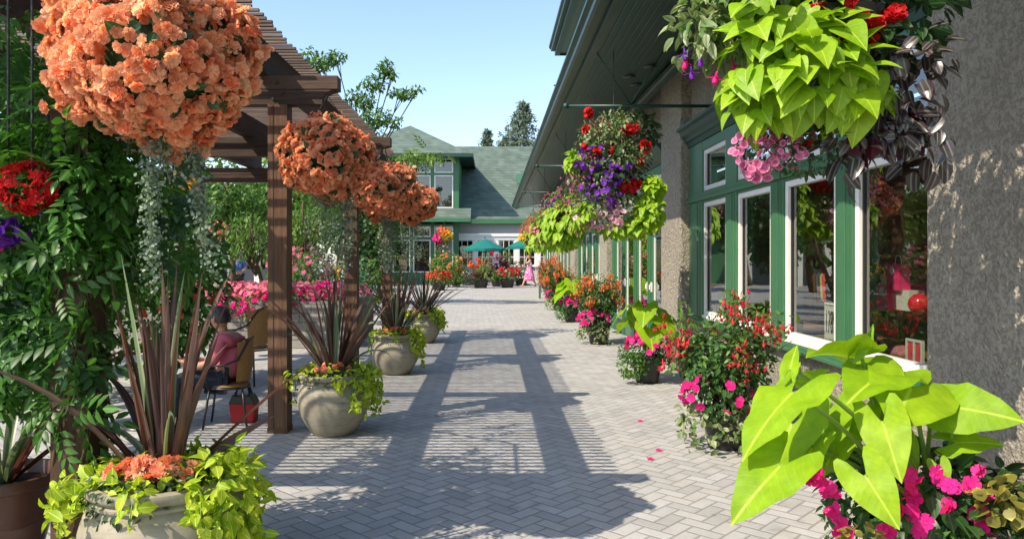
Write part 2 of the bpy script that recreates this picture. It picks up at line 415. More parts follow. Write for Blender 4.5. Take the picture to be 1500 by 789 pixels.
def m_paving():
    t = NT('herringbone_pavers'); co = t.coord('Object'); x, y, z = t.sep(co)
    W = .100; s = .70710678 / W
    wob = t.noise(co, 1.3, 2)
    ang = R(1.5)
    xr = t.math('ADD', t.math('MULTIPLY', x, math.cos(ang)), t.math('MULTIPLY', y, math.sin(ang)))
    yr = t.math('SUBTRACT', t.math('MULTIPLY', y, math.cos(ang)), t.math('MULTIPLY', x, math.sin(ang)))
    u = t.math('MULTIPLY', t.math('ADD', xr, yr), s); v = t.math('MULTIPLY', t.math('SUBTRACT', yr, xr), s)
    jit = t.noise(co, 9, 2); u = t.math('ADD', u, t.math('MULTIPLY', t.math('SUBTRACT', jit, .5), .06))
    i = t.math('FLOOR', u); j = t.math('FLOOR', v); fu = t.math('FRACT', u); fv = t.math('FRACT', v)
    k = t.math('FLOORED_MODULO', t.math('SUBTRACT', i, j), 4.0)
    isH = t.math('LESS_THAN', k, 1.5)
    k1 = t.math('COMPARE', k, 1.0, .1); k2 = t.math('COMPARE', k, 2.0, .1)
    along = t.mixf(isH, t.math('ADD', fv, k2), t.math('ADD', fu, k1)); across = t.mixf(isH, fu, fv)
    ed = t.math('MINIMUM', t.math('MINIMUM', across, t.math('SUBTRACT', 1.0, across)), t.math('MINIMUM', along, t.math('SUBTRACT', 2.0, along)))
    bi = t.math('SUBTRACT', i, t.math('MULTIPLY', isH, k1)); bj = t.math('SUBTRACT', j, t.math('MULTIPLY', t.math('SUBTRACT', 1.0, isH), k2))
    wn = t.new('ShaderNodeTexWhiteNoise', noise_dimensions='2D'); t.link(t.comb(bi, bj), wn.inputs['Vector'])
    fine = t.noise(co, 55, 5, .7); mid = t.noise(co, 7, 4, .6); big = t.noise(co, .55, 4, .6); stain = t.noise(co, 1.7, 5, .7)
    c = t.ramp(wn.outputs[0], [(0, (.325, .325, .315)), (.35, (.36, .365, .355)), (.7, (.388, .38, .36)), (1, (.41, .415, .41))])
    kk = t.math('ADD', t.math('ADD', t.math('MULTIPLY', fine, .42), t.math('MULTIPLY', mid, .34)), t.math('ADD', t.math('MULTIPLY', big, .40), .44))
    c = t.mix(1.0, c, t.comb(kk, kk, kk), 'MULTIPLY')
    c = t.mix(t.math('MULTIPLY', t.maprange(stain, .58, .68), .42), c, (.20, .19, .175))
    c = t.mix(t.math('MULTIPLY', t.maprange(t.noise(co, .9, 5, .7), .56, .74), .40), c, (.46, .42, .36))
    spot = t.noise(co, 4.2, 2, .4); c = t.mix(t.math('MULTIPLY', t.maprange(spot, .735, .76), .55), c, (.09, .085, .08))
    jn = t.math('MULTIPLY', t.noise(co, 3.1, 3), .06); jt = t.maprange(ed, t.math('ADD', .05, jn), .02)
    c = t.mix(t.math('MULTIPLY', jt, .62), c, (.13, .12, .105))
    h = t.math('ADD', t.maprange(ed, .02, .12), t.math('MULTIPLY', fine, .22))
    return t.done(t.bsdf(c, .85, .25, 0, t.bump(h, .7, .006)).outputs[0])
M['paving'] = m_paving()
def m_glass(name, tint=(.86, .9, .88)):
    t = NT(name); g = t.new('ShaderNodeBsdfGlossy'); g.inputs['Roughness'].default_value = .012; g.inputs[0].default_value = (1, 1, 1, 1)
    tr = t.new('ShaderNodeBsdfTransparent'); tr.inputs[0].default_value = (*tint, 1)
    f = t.new('ShaderNodeFresnel'); f.inputs[0].default_value = 1.6
    co = t.coord(); nm = t.bump(t.noise(co, 1.4, 1), .06, .02); t.link(nm, g.inputs['Normal']); t.link(nm, f.inputs['Normal'])
    mx = t.new('ShaderNodeMixShader'); gb = t.new('ShaderNodeNewGeometry'); t.link(t.math('MULTIPLY', t.math('ADD', t.math('MULTIPLY', f.outputs[0], 1.5), .04), t.math('SUBTRACT', 1.0, gb.outputs['Backfacing'])), mx.inputs[0]); t.link(tr.outputs[0], mx.inputs[1]); t.link(g.outputs[0], mx.inputs[2])
    return t.done(mx.outputs[0])
M['glass'] = m_glass('window_glass')
M['room'] = M_plain('shop_interior', (.17, .10, .05), .7, .3, var=.4, nscale=3)
M['shelfw'] = M_plain('shelf_wood', (.22, .11, .045), .5, .4, var=.3, nscale=5)
# foliage
M['vine'] = M_leaf('climber_leaf', (.035, .115, .016), (.075, .21, .028), .36, .42, rib=.02)
M['vine2'] = M_leaf('deep_green_leaf', (.022, .075, .018), (.045, .13, .025), .30, .45, rib=.02)  # darker green leaf, used in the climber, the wall pots and a shrub
M['lime'] = M_leaf('lime_sweet_potato_leaf', (.20, .37, .012), (.32, .50, .02), .38, .48, rib=.014, veins=5, ribc=(.55, .72, .08))
M['aloc'] = M_leaf('lime_elephant_ear_leaf', (.22, .39, .010), (.31, .48, .014), .36, .5, rib=.018, veins=6.5, spec=.22, mott=(.12, .27, .012), ribc=(.50, .66, .07))
M['jenny'] = M_leaf('yellow_green_leaf', (.26, .42, .015), (.52, .60, .05), .38, .5, rib=.02)
M['mid'] = M_leaf('mid_green_leaf', (.045, .13, .02), (.11, .23, .035), .33, .42, rib=.025)
M['dark'] = M_leaf('dark_green_leaf', (.018, .055, .016), (.04, .10, .025), .22, .4, rib=.02)
M['varieg'] = M_leaf('variegated_leaf', (.10, .19, .05), (.40, .42, .24), .3, .45, rib=.05, ribc=(.08, .18, .03))
M['trad'] = M_leaf('striped_purple_leaf', (.025, .020, .024), (.07, .04, .055), .18, .30, stripe=((.15, .175, .13), .08, .13), spec=.6)
M['coleus'] = M_leaf('maroon_leaf', (.06, .008, .022), (.10, .014, .035), .3, .45)
M['silver'] = M_leaf('silver_leaf', (.15, .22, .17), (.28, .35, .27), .25, .5)
M['phorm'] = M_leaf('bronze_blade', (.055, .032, .028), (.17, .10, .072), .24, .42, tr=(1.5, .8, .6), stripe=((.21, .12, .10), .24, .30), spec=.5)
M['phormg'] = M_leaf('grey_green_blade', (.12, .19, .11), (.20, .27, .15), .25, .38, stripe=((.36, .40, .24), .3, .5))
M['tree'] = M_leaf('tree_leaf', (.05, .125, .018), (.12, .24, .03), .34, .45)
M['treeb'] = M_leaf('bright_tree_leaf', (.075, .165, .025), (.155, .27, .04), .36, .45)
M['treed'] = M_leaf('deep_tree_leaf', (.022, .065, .018), (.05, .12, .028), .28, .45)
M['conif'] = M_leaf('conifer_needles', (.075, .12, .085), (.14, .19, .125), .12, .6)
M['grassy'] = M_leaf('grassy_blade', (.16, .26, .05), (.30, .38, .08), .3, .45)
def flower(name, c1, c2, tr=(1.2, 1.0, .9), edge=None, trans=.38): return M_leaf(name, c1, c2, trans, .55, tr=tr, edge=edge, spec=.25)
M['orange'] = flower('orange_begonia_petal', (.90, .27, .10), (.97, .66, .40), (1.1, .95, .8), edge=((.96, .68, .46), (.55, 1.15)), trans=.45)
M['red'] = flower('red_petal', (.42, .006, .010), (.70, .02, .018), trans=.25)
M['salmon'] = flower('salmon_petal', (.80, .26, .12), (.86, .46, .30))
M['fred'] = flower('scarlet_fuchsia_petal', (.60, .02, .06), (.80, .10, .10))
M['coral'] = flower('coral_petal', (.75, .10, .05), (.85, .22, .09))
M['magenta'] = flower('magenta_petal', (.72, .012, .20), (.85, .03, .34))
M['pink'] = flower('pink_petal', (.62, .14, .24), (.78, .30, .40))
M['purple'] = flower('purple_petal', (.13, .025, .36), (.24, .04, .50))
M['pet'] = flower('pink_white_petunia', (.62, .16, .38), (.78, .33, .55), edge=((.90, .72, .80), (.25, .95)))
M['cali'] = flower('rose_calibrachoa', (.34, .04, .15), (.62, .14, .32), edge=((.76, .34, .52), (.45, 1.1)))
M['yellow'] = flower('yellow_petal', (.85, .50, .02), (.90, .62, .05))
M['orangef'] = flower('orange_fuchsia_petal', (.80, .20, .06), (.85, .32, .12))
# ================================================================== ground
g = MB(); g.quad((-90, -20, 0), (90, -20, 0), (90, 160, 0), (-90, 160, 0))
tag(g.build('ground', M['paving']), kind='structure')

# ================================================================== shop building on the right
WX, PX = 2.65, 2.50
shop = T('shop_building', 'long shop with roughcast piers, green window frames and deep dark green eaves', 'building', (WX, 0, 0))
piers = [(1.2, 4.27), (9.86, 11.0), (16.3, 17.35), (22.7, 23.8), (29.1, 30.2), (36.2, 36.9)]
for a, b in piers:
    m = MB(); m.box(PX, 2.9, a, b, 0, 4.205); m.build('pier', M['stucco'], shop, bevel=.02)
bays = [(piers[i][1], piers[i + 1][0]) for i in range(5)]
m = MB()
for i, (a, b) in enumerate(bays):
    if i in (0, 3, 4): m.box(WX, 2.88, a, b, 0, .74)
    m.box(WX, 2.88, a, b, 3.14, 4.22)
m.build('wall', M['stucco'], shop)
m = MB()
m.quad((2.9, -2, .03), (7, -2, .03), (7, 36.8, .03), (2.9, 36.8, .03))
m.box(7, 7.1, -2, 36.8, 0, 4.2); m.box(2.9, 7, -2.1, -2, 0, 4.2); m.box(2.9, 7, 36.8, 36.88, 0, 4.2); m.box(2.9, 7.1, -2, 36.8, 4.3, 4.36)
m.build('interior', M['room'], shop)
# eaves: soffit, fascia, gutter, mouldings, lower roof
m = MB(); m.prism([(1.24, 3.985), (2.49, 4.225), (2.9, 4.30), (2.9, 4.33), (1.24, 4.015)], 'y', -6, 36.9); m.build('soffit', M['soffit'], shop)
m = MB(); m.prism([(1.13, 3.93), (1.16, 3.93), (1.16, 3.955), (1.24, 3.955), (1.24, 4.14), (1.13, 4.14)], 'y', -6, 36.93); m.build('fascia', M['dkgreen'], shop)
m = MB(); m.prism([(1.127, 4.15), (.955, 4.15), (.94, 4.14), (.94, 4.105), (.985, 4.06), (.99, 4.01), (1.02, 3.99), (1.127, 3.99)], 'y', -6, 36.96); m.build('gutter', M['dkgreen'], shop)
m = MB()
for y0 in np.arange(2, 36, 4.6): m.box(.925, 1.13, y0, y0 + .045, 4.152, 4.165)
m.build('gutter_strap', M['dkgreen'], shop)
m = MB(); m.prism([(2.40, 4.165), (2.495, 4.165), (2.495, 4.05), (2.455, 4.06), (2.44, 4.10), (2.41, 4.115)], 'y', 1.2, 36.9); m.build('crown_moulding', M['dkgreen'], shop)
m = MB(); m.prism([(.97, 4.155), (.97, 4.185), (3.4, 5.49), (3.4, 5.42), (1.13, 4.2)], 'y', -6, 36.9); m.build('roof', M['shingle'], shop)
m = MB(); m.prism([(2.45, 4.9), (6.5, 4.9), (6.5, 6.5), (2.45, 6.5)], 'y', -6, 17.2); m.build('upper_wall', M['stucco'], shop)
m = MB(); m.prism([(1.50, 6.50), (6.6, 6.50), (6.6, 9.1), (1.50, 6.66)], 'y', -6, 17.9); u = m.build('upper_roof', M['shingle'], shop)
m = MB(); m.prism([(1.62, 6.47), (2.44, 6.47), (2.44, 6.497), (1.62, 6.497)], 'y', -6, 17.85); m.build('soffit', M['soffit'], shop)
m = MB(); m.prism([(1.497, 6.68), (1.36, 6.68), (1.36, 6.62), (1.40, 6.58), (1.41, 6.54), (1.497, 6.54)], 'y', -6, 17.93); m.box(1.50, 1.615, -6, 17.9, 6.43, 6.498); m.box(1.50, 6.5, 17.905, 17.95, 6.44, 6.70); m.build('gutter', M['dkgreen'], shop)
for px, py in ((952, 96), (922, 111), (932, 123)):
    k = None
    for Y in np.arange(5, 20, .02):
        q = P(px, py, Y)
        if q[2] >= 3.985 + (q[0] - 1.24) * .192 - .0: k = q; break
    if k is None: continue
    m = MB(); m.lathe([(.0, -.012), (.085, -.012), (.09, -.004), (.09, .004)], k - [0, 0, .015], 20); m.build('downlight', M['black'], shop, True)

def window_bay(a, b, panes):
    m = MB(); X0, X1 = 2.615, 2.80
    edges = [a] + [e for p in panes for e in p] + [b]
    for i in range(0, len(edges), 2):
        y0, y1 = edges[i], edges[i + 1]
        if y1 - y0 < .01: continue
        m.box(X0, X1, y0 + .002, y1 - .002, .80, 3.0)
        w = y1 - y0
        if w > .12:
            m.box(X0 - .018, X0 + .01, y0 + w * .30, y1 - w * .30, .802, 2.24)
            m.box(X0 - .008, X0 + .01, y0 + w * .16, y1 - w * .16, .803, 2.235)
    for p0, p1 in panes:
        m.box(X0 + .004, X1, p0, p1, 2.235, 2.375); m.box(X0 + .004, X1, p0, p1, 2.885, 3.0)
    m.box(X0 - .022, X0 - .0, a + .003, b - .003, 2.262, 2.345); m.box(X0 - .03, X0 + .001, a + .003, b - .003, 2.31, 2.335)
    m.box(X0 - .02, X1, a + .003, b - .003, .745, .798)
    m.box(X0 - .05, X0 + .0, a + .003, b - .003, .735, .765)
    m.build('window_surround', M['green'], shop, bevel=.004)
    m = MB()
    m.prism([(2.80, 3.002), (2.60, 3.002), (2.585, 3.06), (2.56, 3.07), (2.55, 3.12), (2.50, 3.15), (2.49, 3.20), (2.44, 3.215), (2.44, 3.25), (2.648, 3.28), (2.648, 3.138), (2.80, 3.138)], 'y', a + .003, b - .003)
    m.build('cornice', M['dkgreen'], shop)
    for p0, p1 in panes:
        for z0, z1 in ((.80, 2.234), (2.376, 2.884)):
            f = .055; m = MB(); A, B_ = p0 + .003, p1 - .003
            z0 += .002; z1 -= .002; zb = z0 + (.085 if z0 < 1 else f)
            m.box(2.632, 2.70, A, A + f, z0, z1); m.box(2.632, 2.70, B_ - f, B_, z0, z1)
            m.box(2.633, 2.70, A + f, B_ - f, z0, zb); m.box(2.633, 2.70, A + f, B_ - f, z1 - f, z1)
            if z0 < 1: m.box(2.606, 2.632, A - .0, B_, z0, z0 + .035)
            w = m.build('window', M['white'], shop, bevel=.004)
            for q in ((A + f, A + f + .016, zb, z1 - f), (B_ - f - .016, B_ - f, zb, z1 - f)): m = MB(); m.box(2.66, 2.694, *q); m.build('sash', M['chain'], w)
            m = MB(); m.box(2.672, 2.678, A + f, B_ - f, zb, z1 - f); m.build('pane', M['glass'], w)
window_bay(4.272, 9.858, [(4.35, 5.38), (5.65, 6.66), (6.97, 7.94), (8.32, 9.23)])
for a, b in (bays[3], bays[4]):
    n = 4; s = (b - a - .3) / n
    window_bay(a + .002, b - .002, [(a + .15 + s * i + .12, a + .15 + s * (i + 1) - .12) for i in range(n)])
def door_bay(a, b):
    m = MB(); n = 4; s = (b - a - .36) / n
    for i in range(n + 1):
        y = a + .18 + s * i; w = .09 if 0 < i < n else .177
        m.box(2.615, 2.80, max(a + .003, y - w), min(b - .003, y + w), 0.004, 3.0)
        m.box(2.60, 2.616, max(a + .003, y - w * .4), min(b - .003, y + w * .4), 0.006, 2.95)
    for i in range(n):
        y0, y1 = a + .18 + s * i, a + .18 + s * (i + 1)
        y0 += .092 if i else .18; y1 -= .092 if i < n - 1 else .18
        m.box(2.62, 2.80, y0, y1, 2.30, 2.42); m.box(2.62, 2.80, y0, y1, 2.86, 3.0)
    m.build('door_surround', M['green'], shop, bevel=.004)
    m = MB(); m.prism([(2.80, 3.002), (2.60, 3.002), (2.56, 3.07), (2.50, 3.15), (2.44, 3.215), (2.44, 3.25), (2.648, 3.28), (2.648, 3.138), (2.80, 3.138)], 'y', a + .003, b - .003); m.build('cornice', M['dkgreen'], shop)
    for i in range(n):
        y0, y1 = a + .18 + s * i, a + .18 + s * (i + 1)
        y0 += .094 if i else .182; y1 -= .094 if i < n - 1 else .182
        m = MB(); m.box(2.64, 2.70, y0, y0 + .11, .02, 2.297); m.box(2.64, 2.70, y1 - .11, y1, .02, 2.297); m.box(2.642, 2.70, y0 + .11, y1 - .11, .02, .27); m.box(2.642, 2.70, y0 + .11, y1 - .11, 2.18, 2.297)
        d = m.build('door', M['green'], shop, bevel=.004)
        m = MB()
        for q in ((y0 + .112, y0 + .15, .272, 2.178), (y1 - .15, y1 - .112, .272, 2.178), (y0 + .152, y1 - .152, .272, .31), (y0 + .152, y1 - .152, 2.14, 2.178)): m.box(2.660, 2.69, *q)
        m.build('trim', M['white'], d)
        m = MB(); m.box(2.672, 2.678, y0 + .15, y1 - .15, .31, 2.14); m.build('pane', M['glass'], d)
        m = MB(); yy = y0 + .055 if i % 2 else y1 - .055
        m.box(2.62, 2.638, yy - .04, yy + .04, .98, 1.14); m.tube([(2.60, yy, 1.02), (2.60, yy, 1.10)], .012, 6); m.build('handle', M['white'], d)
        m = MB(); z0, z1 = 2.423, 2.857
        m.box(2.635, 2.70, y0, y0 + .05, z0, z1); m.box(2.635, 2.70, y1 - .05, y1, z0, z1); m.box(2.636, 2.70, y0 + .05, y1 - .05, z0, z0 + .05); m.box(2.636, 2.70, y0 + .05, y1 - .05, z1 - .05, z1)
        w = m.build('window', M['white'], shop)
        m = MB(); m.box(2.672, 2.678, y0 + .05, y1 - .05, z0 + .05, z1 - .05); m.build('pane', M['glass'], w)
door_bay(*bays[1]); door_bay(*bays[2])
# hanging bars under the eaves, one per basket
BAR_Y = [3.1, 8.7, 14.4, 20.2, 26.0]
for y in BAR_Y:
    m = MB(); m.tube([(.86, y, 3.33), (2.645 if y not in (3.1,) else 2.495, y, 3.33)], .019, 10); m.lathe([(0, -.03), (.03, -.03), (.034, 0), (.03, .03), (0, .03)], (.86, y, 3.33), 10)
    m.tube([(1.22, y, 3.96), (1.62, y, 3.35)], .007, 5); m.tube([(2.1, y, 4.13), (1.62, y, 3.35)], .007, 5)
    m.build('hanging_bar', M['dkgreen'], shop, True)

# goods in the shop window
sh = T('display_shelf', 'dim wooden display shelf standing inside the shop behind the window glass', 'shelf', (4.0, 7.0, .03))
m = MB()
for z in (.35, .75, 1.15, 1.55, 1.95): m.box(3.85, 4.2, 4.3, 9.7, z, z + .03)
m.build('shelf_board', M['shelfw'], sh)
for y in (4.3, 5.65, 7.0, 8.35, 9.7):
    m = MB(); m.box(3.87, 4.21, y - .02, y + .02, .03, 2.2); m.build('side_panel', M['shelfw'], sh)
m = MB(); m.box(4.213, 4.24, 4.3, 9.7, .03, 2.2); m.build('back_panel', M['room'], sh)
gc = [(.26, .10, .04), (.30, .20, .06), (.10, .14, .05), (.34, .24, .12), (.22, .06, .05), (.12, .10, .06), (.36, .28, .18), (.24, .13, .04)]
gm = [M_plain('goods_%d' % i, c, .6, .3, var=.2) for i, c in enumerate(gc)]
for i in range(30):
    z = (.38, .78, 1.18, 1.58)[i % 4]; y = 4.5 + (i * .173 * 2.9) % 5.0; h = .14 + .16 * rng.random(); w = .07 + .08 * rng.random()
    m = MB(); m.box(3.90, 4.05, y - w, y + w, z, z + h); m.box(3.895, 3.899, y - w * .7, y + w * .7, z + h * .3, z + h * .7, 1)
    tag(m.build('boxed_goods', [gm[i % 8], gm[(i * 3 + 2) % 8]], loc=(3.97, y, z), bevel=.004), 'small boxed goods standing on the dim shelf behind the shop window', 'goods', 'boxed goods on the shop shelf')
# a display table behind the sill with the things the photo shows
m = MB(); m.box(2.95, 3.5, 4.3, 9.5, .80, .84); m.box(2.98, 3.02, 4.4, 4.45, .03, .80); m.box(2.98, 3.02, 9.35, 9.4, .03, .80); m.box(3.43, 3.47, 4.4, 4.45, .03, .80); m.box(3.43, 3.47, 9.35, 9.4, .03, .80)
tag(m.build('display_table', M['shelfw'], loc=(3.2, 7, .03)), 'long low brown display table just inside the shop window sill', 'table')
def XP(px, py, X):
    Y = X * F / (px - VX); return P(px, py, Y)
pinkm = M_plain('hot_pink_card', (.75, .03, .16), .5, .35, var=.1)
cardm = M_plain('grey_white_card', (.55, .55, .48), .6, .3, var=.1)
def gift(px, py, X, w, h, label):
    c = XP(px, py, X); t = T('gift_bag', label, 'gift bag', c); m = MB()
    m.prism([(c[1] - w, c[2]), (c[1] + w, c[2]), (c[1] + w * .94, c[2] + h), (c[1] - w * .94, c[2] + h)], 'x', c[0], c[0] + .09); m.build('bag', pinkm, t, bevel=.004)
    m = MB(); m.lathe([(0, -.004), (.028, -.004), (.034, .0), (.0, .004)], (0, 0, 0), 14)
    for q in range(len(m.V)): m.V[q] = np.stack([c[0] - .004 + m.V[q][:, 2], c[1] + m.V[q][:, 0], c[2] + h * .75 + m.V[q][:, 1]], 1)
    m.build('badge', cardm, t)
    m = MB(); m.tube([(c[0] + .045, c[1] - w * .5, c[2] + h), (c[0] + .045, c[1] - w * .3, c[2] + h + .06), (c[0] + .045, c[1] + w * .3, c[2] + h + .06), (c[0] + .045, c[1] + w * .5, c[2] + h)], .004, 5); m.build('handle', cardm, t)
gift(1307, 425, 3.0, .09, .20, 'upper bright pink gift bag on display behind the shop window')
gift(1292, 455, 2.98, .085, .20, 'lower bright pink gift bag on display behind the shop window')
c = XP(1318, 452, 3.03); m = MB(); m.box(c[0], c[0] + .12, c[1] - .12, c[1] + .32, c[2] - .01, c[2] + .14); m.box(c[0] - .003, c[0], c[1] + .085, c[1] + .092, c[2], c[2] + .13, 1)
tag(m.build('gift_box', [cardm, M['chain']], loc=c, bevel=.003), 'grey white carton beside the pink gift bags in the shop window', 'gift box')
c = XP(1347, 445, 3.0); t = T('glass_bauble', 'round shiny red bauble in the shop window beside the grey carton', 'bauble', c); m = MB()
m.lathe([(0.001, -.075), (.04, -.065), (.068, -.03), (.075, 0), (.068, .03), (.04, .065), (.001, .075)], c, 24); m.build('ball', M_plain('red_glass', (.55, .012, .02), .12, .6), t, True)
m = MB(); m.tube([c + [0, 0, .07], c + [0, 0, .10]], [.014, .012], 8); m.build('cap', M_plain('gold_cap', (.6, .42, .1), .3, .5, 1.0), t)
c = XP(1306, 520, 3.05); m = MB(); m.tube([(c[0], c[1] + .42 * k, c[2] + .0 + .02 * math.sin(k * 9)) for k in np.linspace(-.6, .6, 9)], [.05, .085, .10, .105, .10, .105, .10, .09, .055], 14)
tag(m.build('bolster_cushion', M_plain('rose_brocade', (.34, .12, .13), .85, .1, var=.5, nscale=45, bump=.6, bscale=60), loc=c, smooth=True), 'mottled rose bolster cushion lying low in the shop window', 'cushion')
c = XP(1338, 516, 2.93); t = T('picture_frame', 'small framed red picture leaning at the foot of the shop window', 'picture frame', c); m = MB()
for q in ((-.10, -.085, -.09, .09), (.085, .10, -.09, .09), (-.085, .085, -.09, -.075), (-.085, .085, .075, .09), (-.008, .008, -.075, .075)): m.box(c[0], c[0] + .02, c[1] + q[0], c[1] + q[1], c[2] + q[2], c[2] + q[3])
m.build('frame', cardm, t); m = MB(); m.box(c[0] + .008, c[0] + .016, c[1] - .085, c[1] + .085, c[2] - .075, c[2] + .075); m.build('picture', M_plain('red_print', (.45, .05, .06), .4, .4, var=.6, nscale=30), t)
c = XP(1196, 420, 3.0); t = T('card_rack', 'fan of colourful greeting cards in the second shop window from the near pier', 'cards', c)
for k, cc in enumerate([(.7, .06, .05), (.75, .55, .08), (.1, .3, .12), (.75, .75, .7), (.6, .05, .1), (.8, .3, .05)]):
    m = MB(); y = c[1] + (k - 2.5) * .065; m.prism([(y - .03, c[2] - .13), (y + .03, c[2] - .11), (y + .06, c[2] + .10), (y + .0, c[2] + .13)], 'x', c[0] + k * .012, c[0] + k * .012 + .004); m.build('card', M_plain('card_%d' % k, cc, .5, .3, var=.3, nscale=25), t)
# number plaque
c = XP(1217, 473, 2.86); t = T('number_plaque', 'cream plaque with black ornamental numerals standing behind the shop window', 'sign', c); m = MB()
m.box(c[0], c[0] + .02, c[1] - .125, c[1] + .125, c[2] - .16, c[2] + .17); m.build('board', M_plain('cream_board', (.66, .60, .44), .6, .3, var=.12), t, bevel=.004)
def text(name, body, size, mat, parent, loc, rot, ext=.002):
    cu = bpy.data.curves.new(name, 'FONT'); cu.body = body; cu.size = size; cu.extrude = ext; cu.align_x = 'CENTER'; cu.align_y = 'CENTER'
    tmp = bpy.data.objects.new(name, cu); COL.objects.link(tmp); dg = bpy.context.evaluated_depsgraph_get()
    me = bpy.data.meshes.new_from_object(tmp.evaluated_get(dg)); bpy.data.objects.remove(tmp)
    me.materials.clear(); me.materials.append(mat); o = bpy.data.objects.new(name, me); COL.objects.link(o); o.parent = parent
    o.location = np.asarray(loc) - ORG[parent]; o.rotation_euler = rot; return o
o = text('numeral', '1789', .16, M['black'], t, (c[0] - .004, c[1], c[2]), (R(90), 0, R(-90))); o.scale = (.62, 1.7, 1)
m = MB()
for z in (c[2] - .145, c[2] + .15): m.box(c[0] - .003, c[0], c[1] - .11, c[1] + .11, z - .004, z + .004)
m.build('rule', M['black'], t)

# ================================================================== pergola
BY = [3.40, 6.6, 9.95, 13.3]
per = T('pergola', 'long dark stained timber pergola with close slats beside the paved walk', 'pergola', (-1.9, BY[0], 0))
for i, y in enumerate(BY):
    for x in (-1.9, -5.3):
        m = MB(); w = .085
        m.box(x - w, x + w, y - w, y + w, 0, 2.898, 0)
        m.box(x - w - .004, x + w + .004, y - w - .004, y + w + .004, 0.002, .05, 0)
        for dx in (-.035,): m.box(x + dx - .004, x + dx + .004, y - w - .0022, y - w, .05, 2.89, 1)
        m.build('post', [M['post'], M['black']], per, bevel=.006)
    end = lambda s, x: (x, s)
    m = MB(); m.prism([(-1.37, 3.155), (-1.37, 3.035), (-6.1, 3.035), (-6.1, 3.155)], 'y', y - .075, y + .075)
    m.prism([(-1.385, 3.032), (-1.43, 3.025), (-1.475, 3.0), (-1.50, 2.96), (-1.51, 2.90), (-5.95, 2.90), (-6.0, 2.98), (-6.05, 3.032)], 'y', y - .07, y + .07)
    m.build('crossbeam', M['beam_x'], per, bevel=.006)
    m = MB()
    for x in (-1.9, -5.3):
        for dx, dz in ((-.04, 2.95), (.04, 3.0), (0, 3.09)): m.tube([(x + dx, y - .085, dz), (x + dx, y - .07, dz)], .014, 8)
    m.build('bolt', M['chain'], per)
for x in (-2.04, -3.29, -4.35, -5.4):
    m = MB(); m.box(x - .055, x + .055, BY[0] - .25, BY[-1] + .45, 3.157, 3.438); m.build('long_beam', M['beam_y'], per, bevel=.006)
m = MB(); y = BY[0] - .12
while y < BY[-1] + .42:
    j = rng.normal() * .008
    m.box(-5.75 + j, -1.80 + j * 1.5, y, y + .033, 3.44 + abs(rng.normal()) * .002, 3.461, 0, rng.random()); y += .096 + rng.normal() * .003
m.build('slat_roof', M['slat'], per)

# ================================================================== far building
fb = T('hall_building', 'green roofed hall with white French windows closing the end of the walk', 'building', (2, 44, 0))
def s44(px): return (px - VX) / F * 44
def z44(py): return EYE - (py - VY) / F * 44
m = MB(); m.box(-3.3, 12, 44.0, 44.3, 2.98, 3.75); m.build('wall', M['grey'], fb)
m = MB(); m.box(-3.3, 12, 44.0, 44.3, 0, 1.0); m.build('base_wall', M_plain('pale_base', (.5, .49, .46), .8, .2), fb)
m = MB(); m.box(-3.3, 12, 43.93, 44.2, 2.6, 2.80); m.box(-3.3, 12, 43.85, 44.2, 2.803, 2.975); m.box(-3.3, 12, 43.88, 44.2, .99, 1.06)
wins = [(668.4, 693.3), (699, 723), (729.6, 753.6), (760, 784), (791, 815), (822, 846)]
e = -3.3
for a, b in wins:
    m.box(e, s44(a), 43.95, 44.2, 1.063, 2.597); e = s44(b)
m.box(e, 12, 43.95, 44.2, 1.063, 2.597)
m.build('white_frame', M['white'], fb)
xr = (672 - VX) / F * 43.0; YW = 43.0
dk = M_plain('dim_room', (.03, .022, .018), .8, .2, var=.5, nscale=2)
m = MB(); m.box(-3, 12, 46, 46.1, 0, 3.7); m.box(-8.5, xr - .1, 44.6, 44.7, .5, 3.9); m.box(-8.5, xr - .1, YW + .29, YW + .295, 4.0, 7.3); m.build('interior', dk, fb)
m = MB()
for k in range(26):
    x = -2.4 + k * .33; m.box(x, x + .2 * rng.random() + .08, 45, 45.2, .7 + rng.random() * .6, 1.1 + rng.random() * 1.1, k % 4)
m.build('curtain', [M_plain('room_c%d' % i, c, .8, .2) for i, c in enumerate([(.45, .13, .05), (.5, .28, .1), (.25, .08, .04), (.4, .35, .28)])], fb)
for a, b in wins:
    A, B_ = s44(a) + .004, s44(b) - .004; z0, z1 = 1.064, 2.596; m = MB(); w = .05
    m.box(A, A + w, 43.97, 44.03, z0, z1); m.box(B_ - w, B_, 43.97, 44.03, z0, z1); m.box(A + w, B_ - w, 43.972, 44.03, z0, z0 + w); m.box(A + w, B_ - w, 43.972, 44.03, z1 - w, z1)
    for k in (1, 2):
        x = A + (B_ - A) * k / 3; m.box(x - .018, x + .018, 43.974, 44.02, z0 + w, z1 - w)
        z = z0 + (z1 - z0) * k / 3
        for q in range(3):
            xa = A + (B_ - A) * q / 3 + (.02 if q else w); xb = A + (B_ - A) * (q + 1) / 3 - (.02 if q < 2 else w)
            m.box(xa, xb, 43.976, 44.02, z - .018, z + .018)
    w_ = m.build('window', M['white'], fb)
    m = MB(); m.box(A + w, B_ - w, 44.0, 44.006, z0 + w, z1 - w); m.build('pane', M['glass'], w_)
# main roof
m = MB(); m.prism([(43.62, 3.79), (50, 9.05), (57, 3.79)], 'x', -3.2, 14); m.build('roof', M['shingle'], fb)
m = MB(); m.box(-3.2, 14, 43.54, 43.61, 3.55, 3.82); m.box(-3.2, 14, 43.61, 43.99, 3.60, 3.66); m.build('fascia', M['green'], fb)
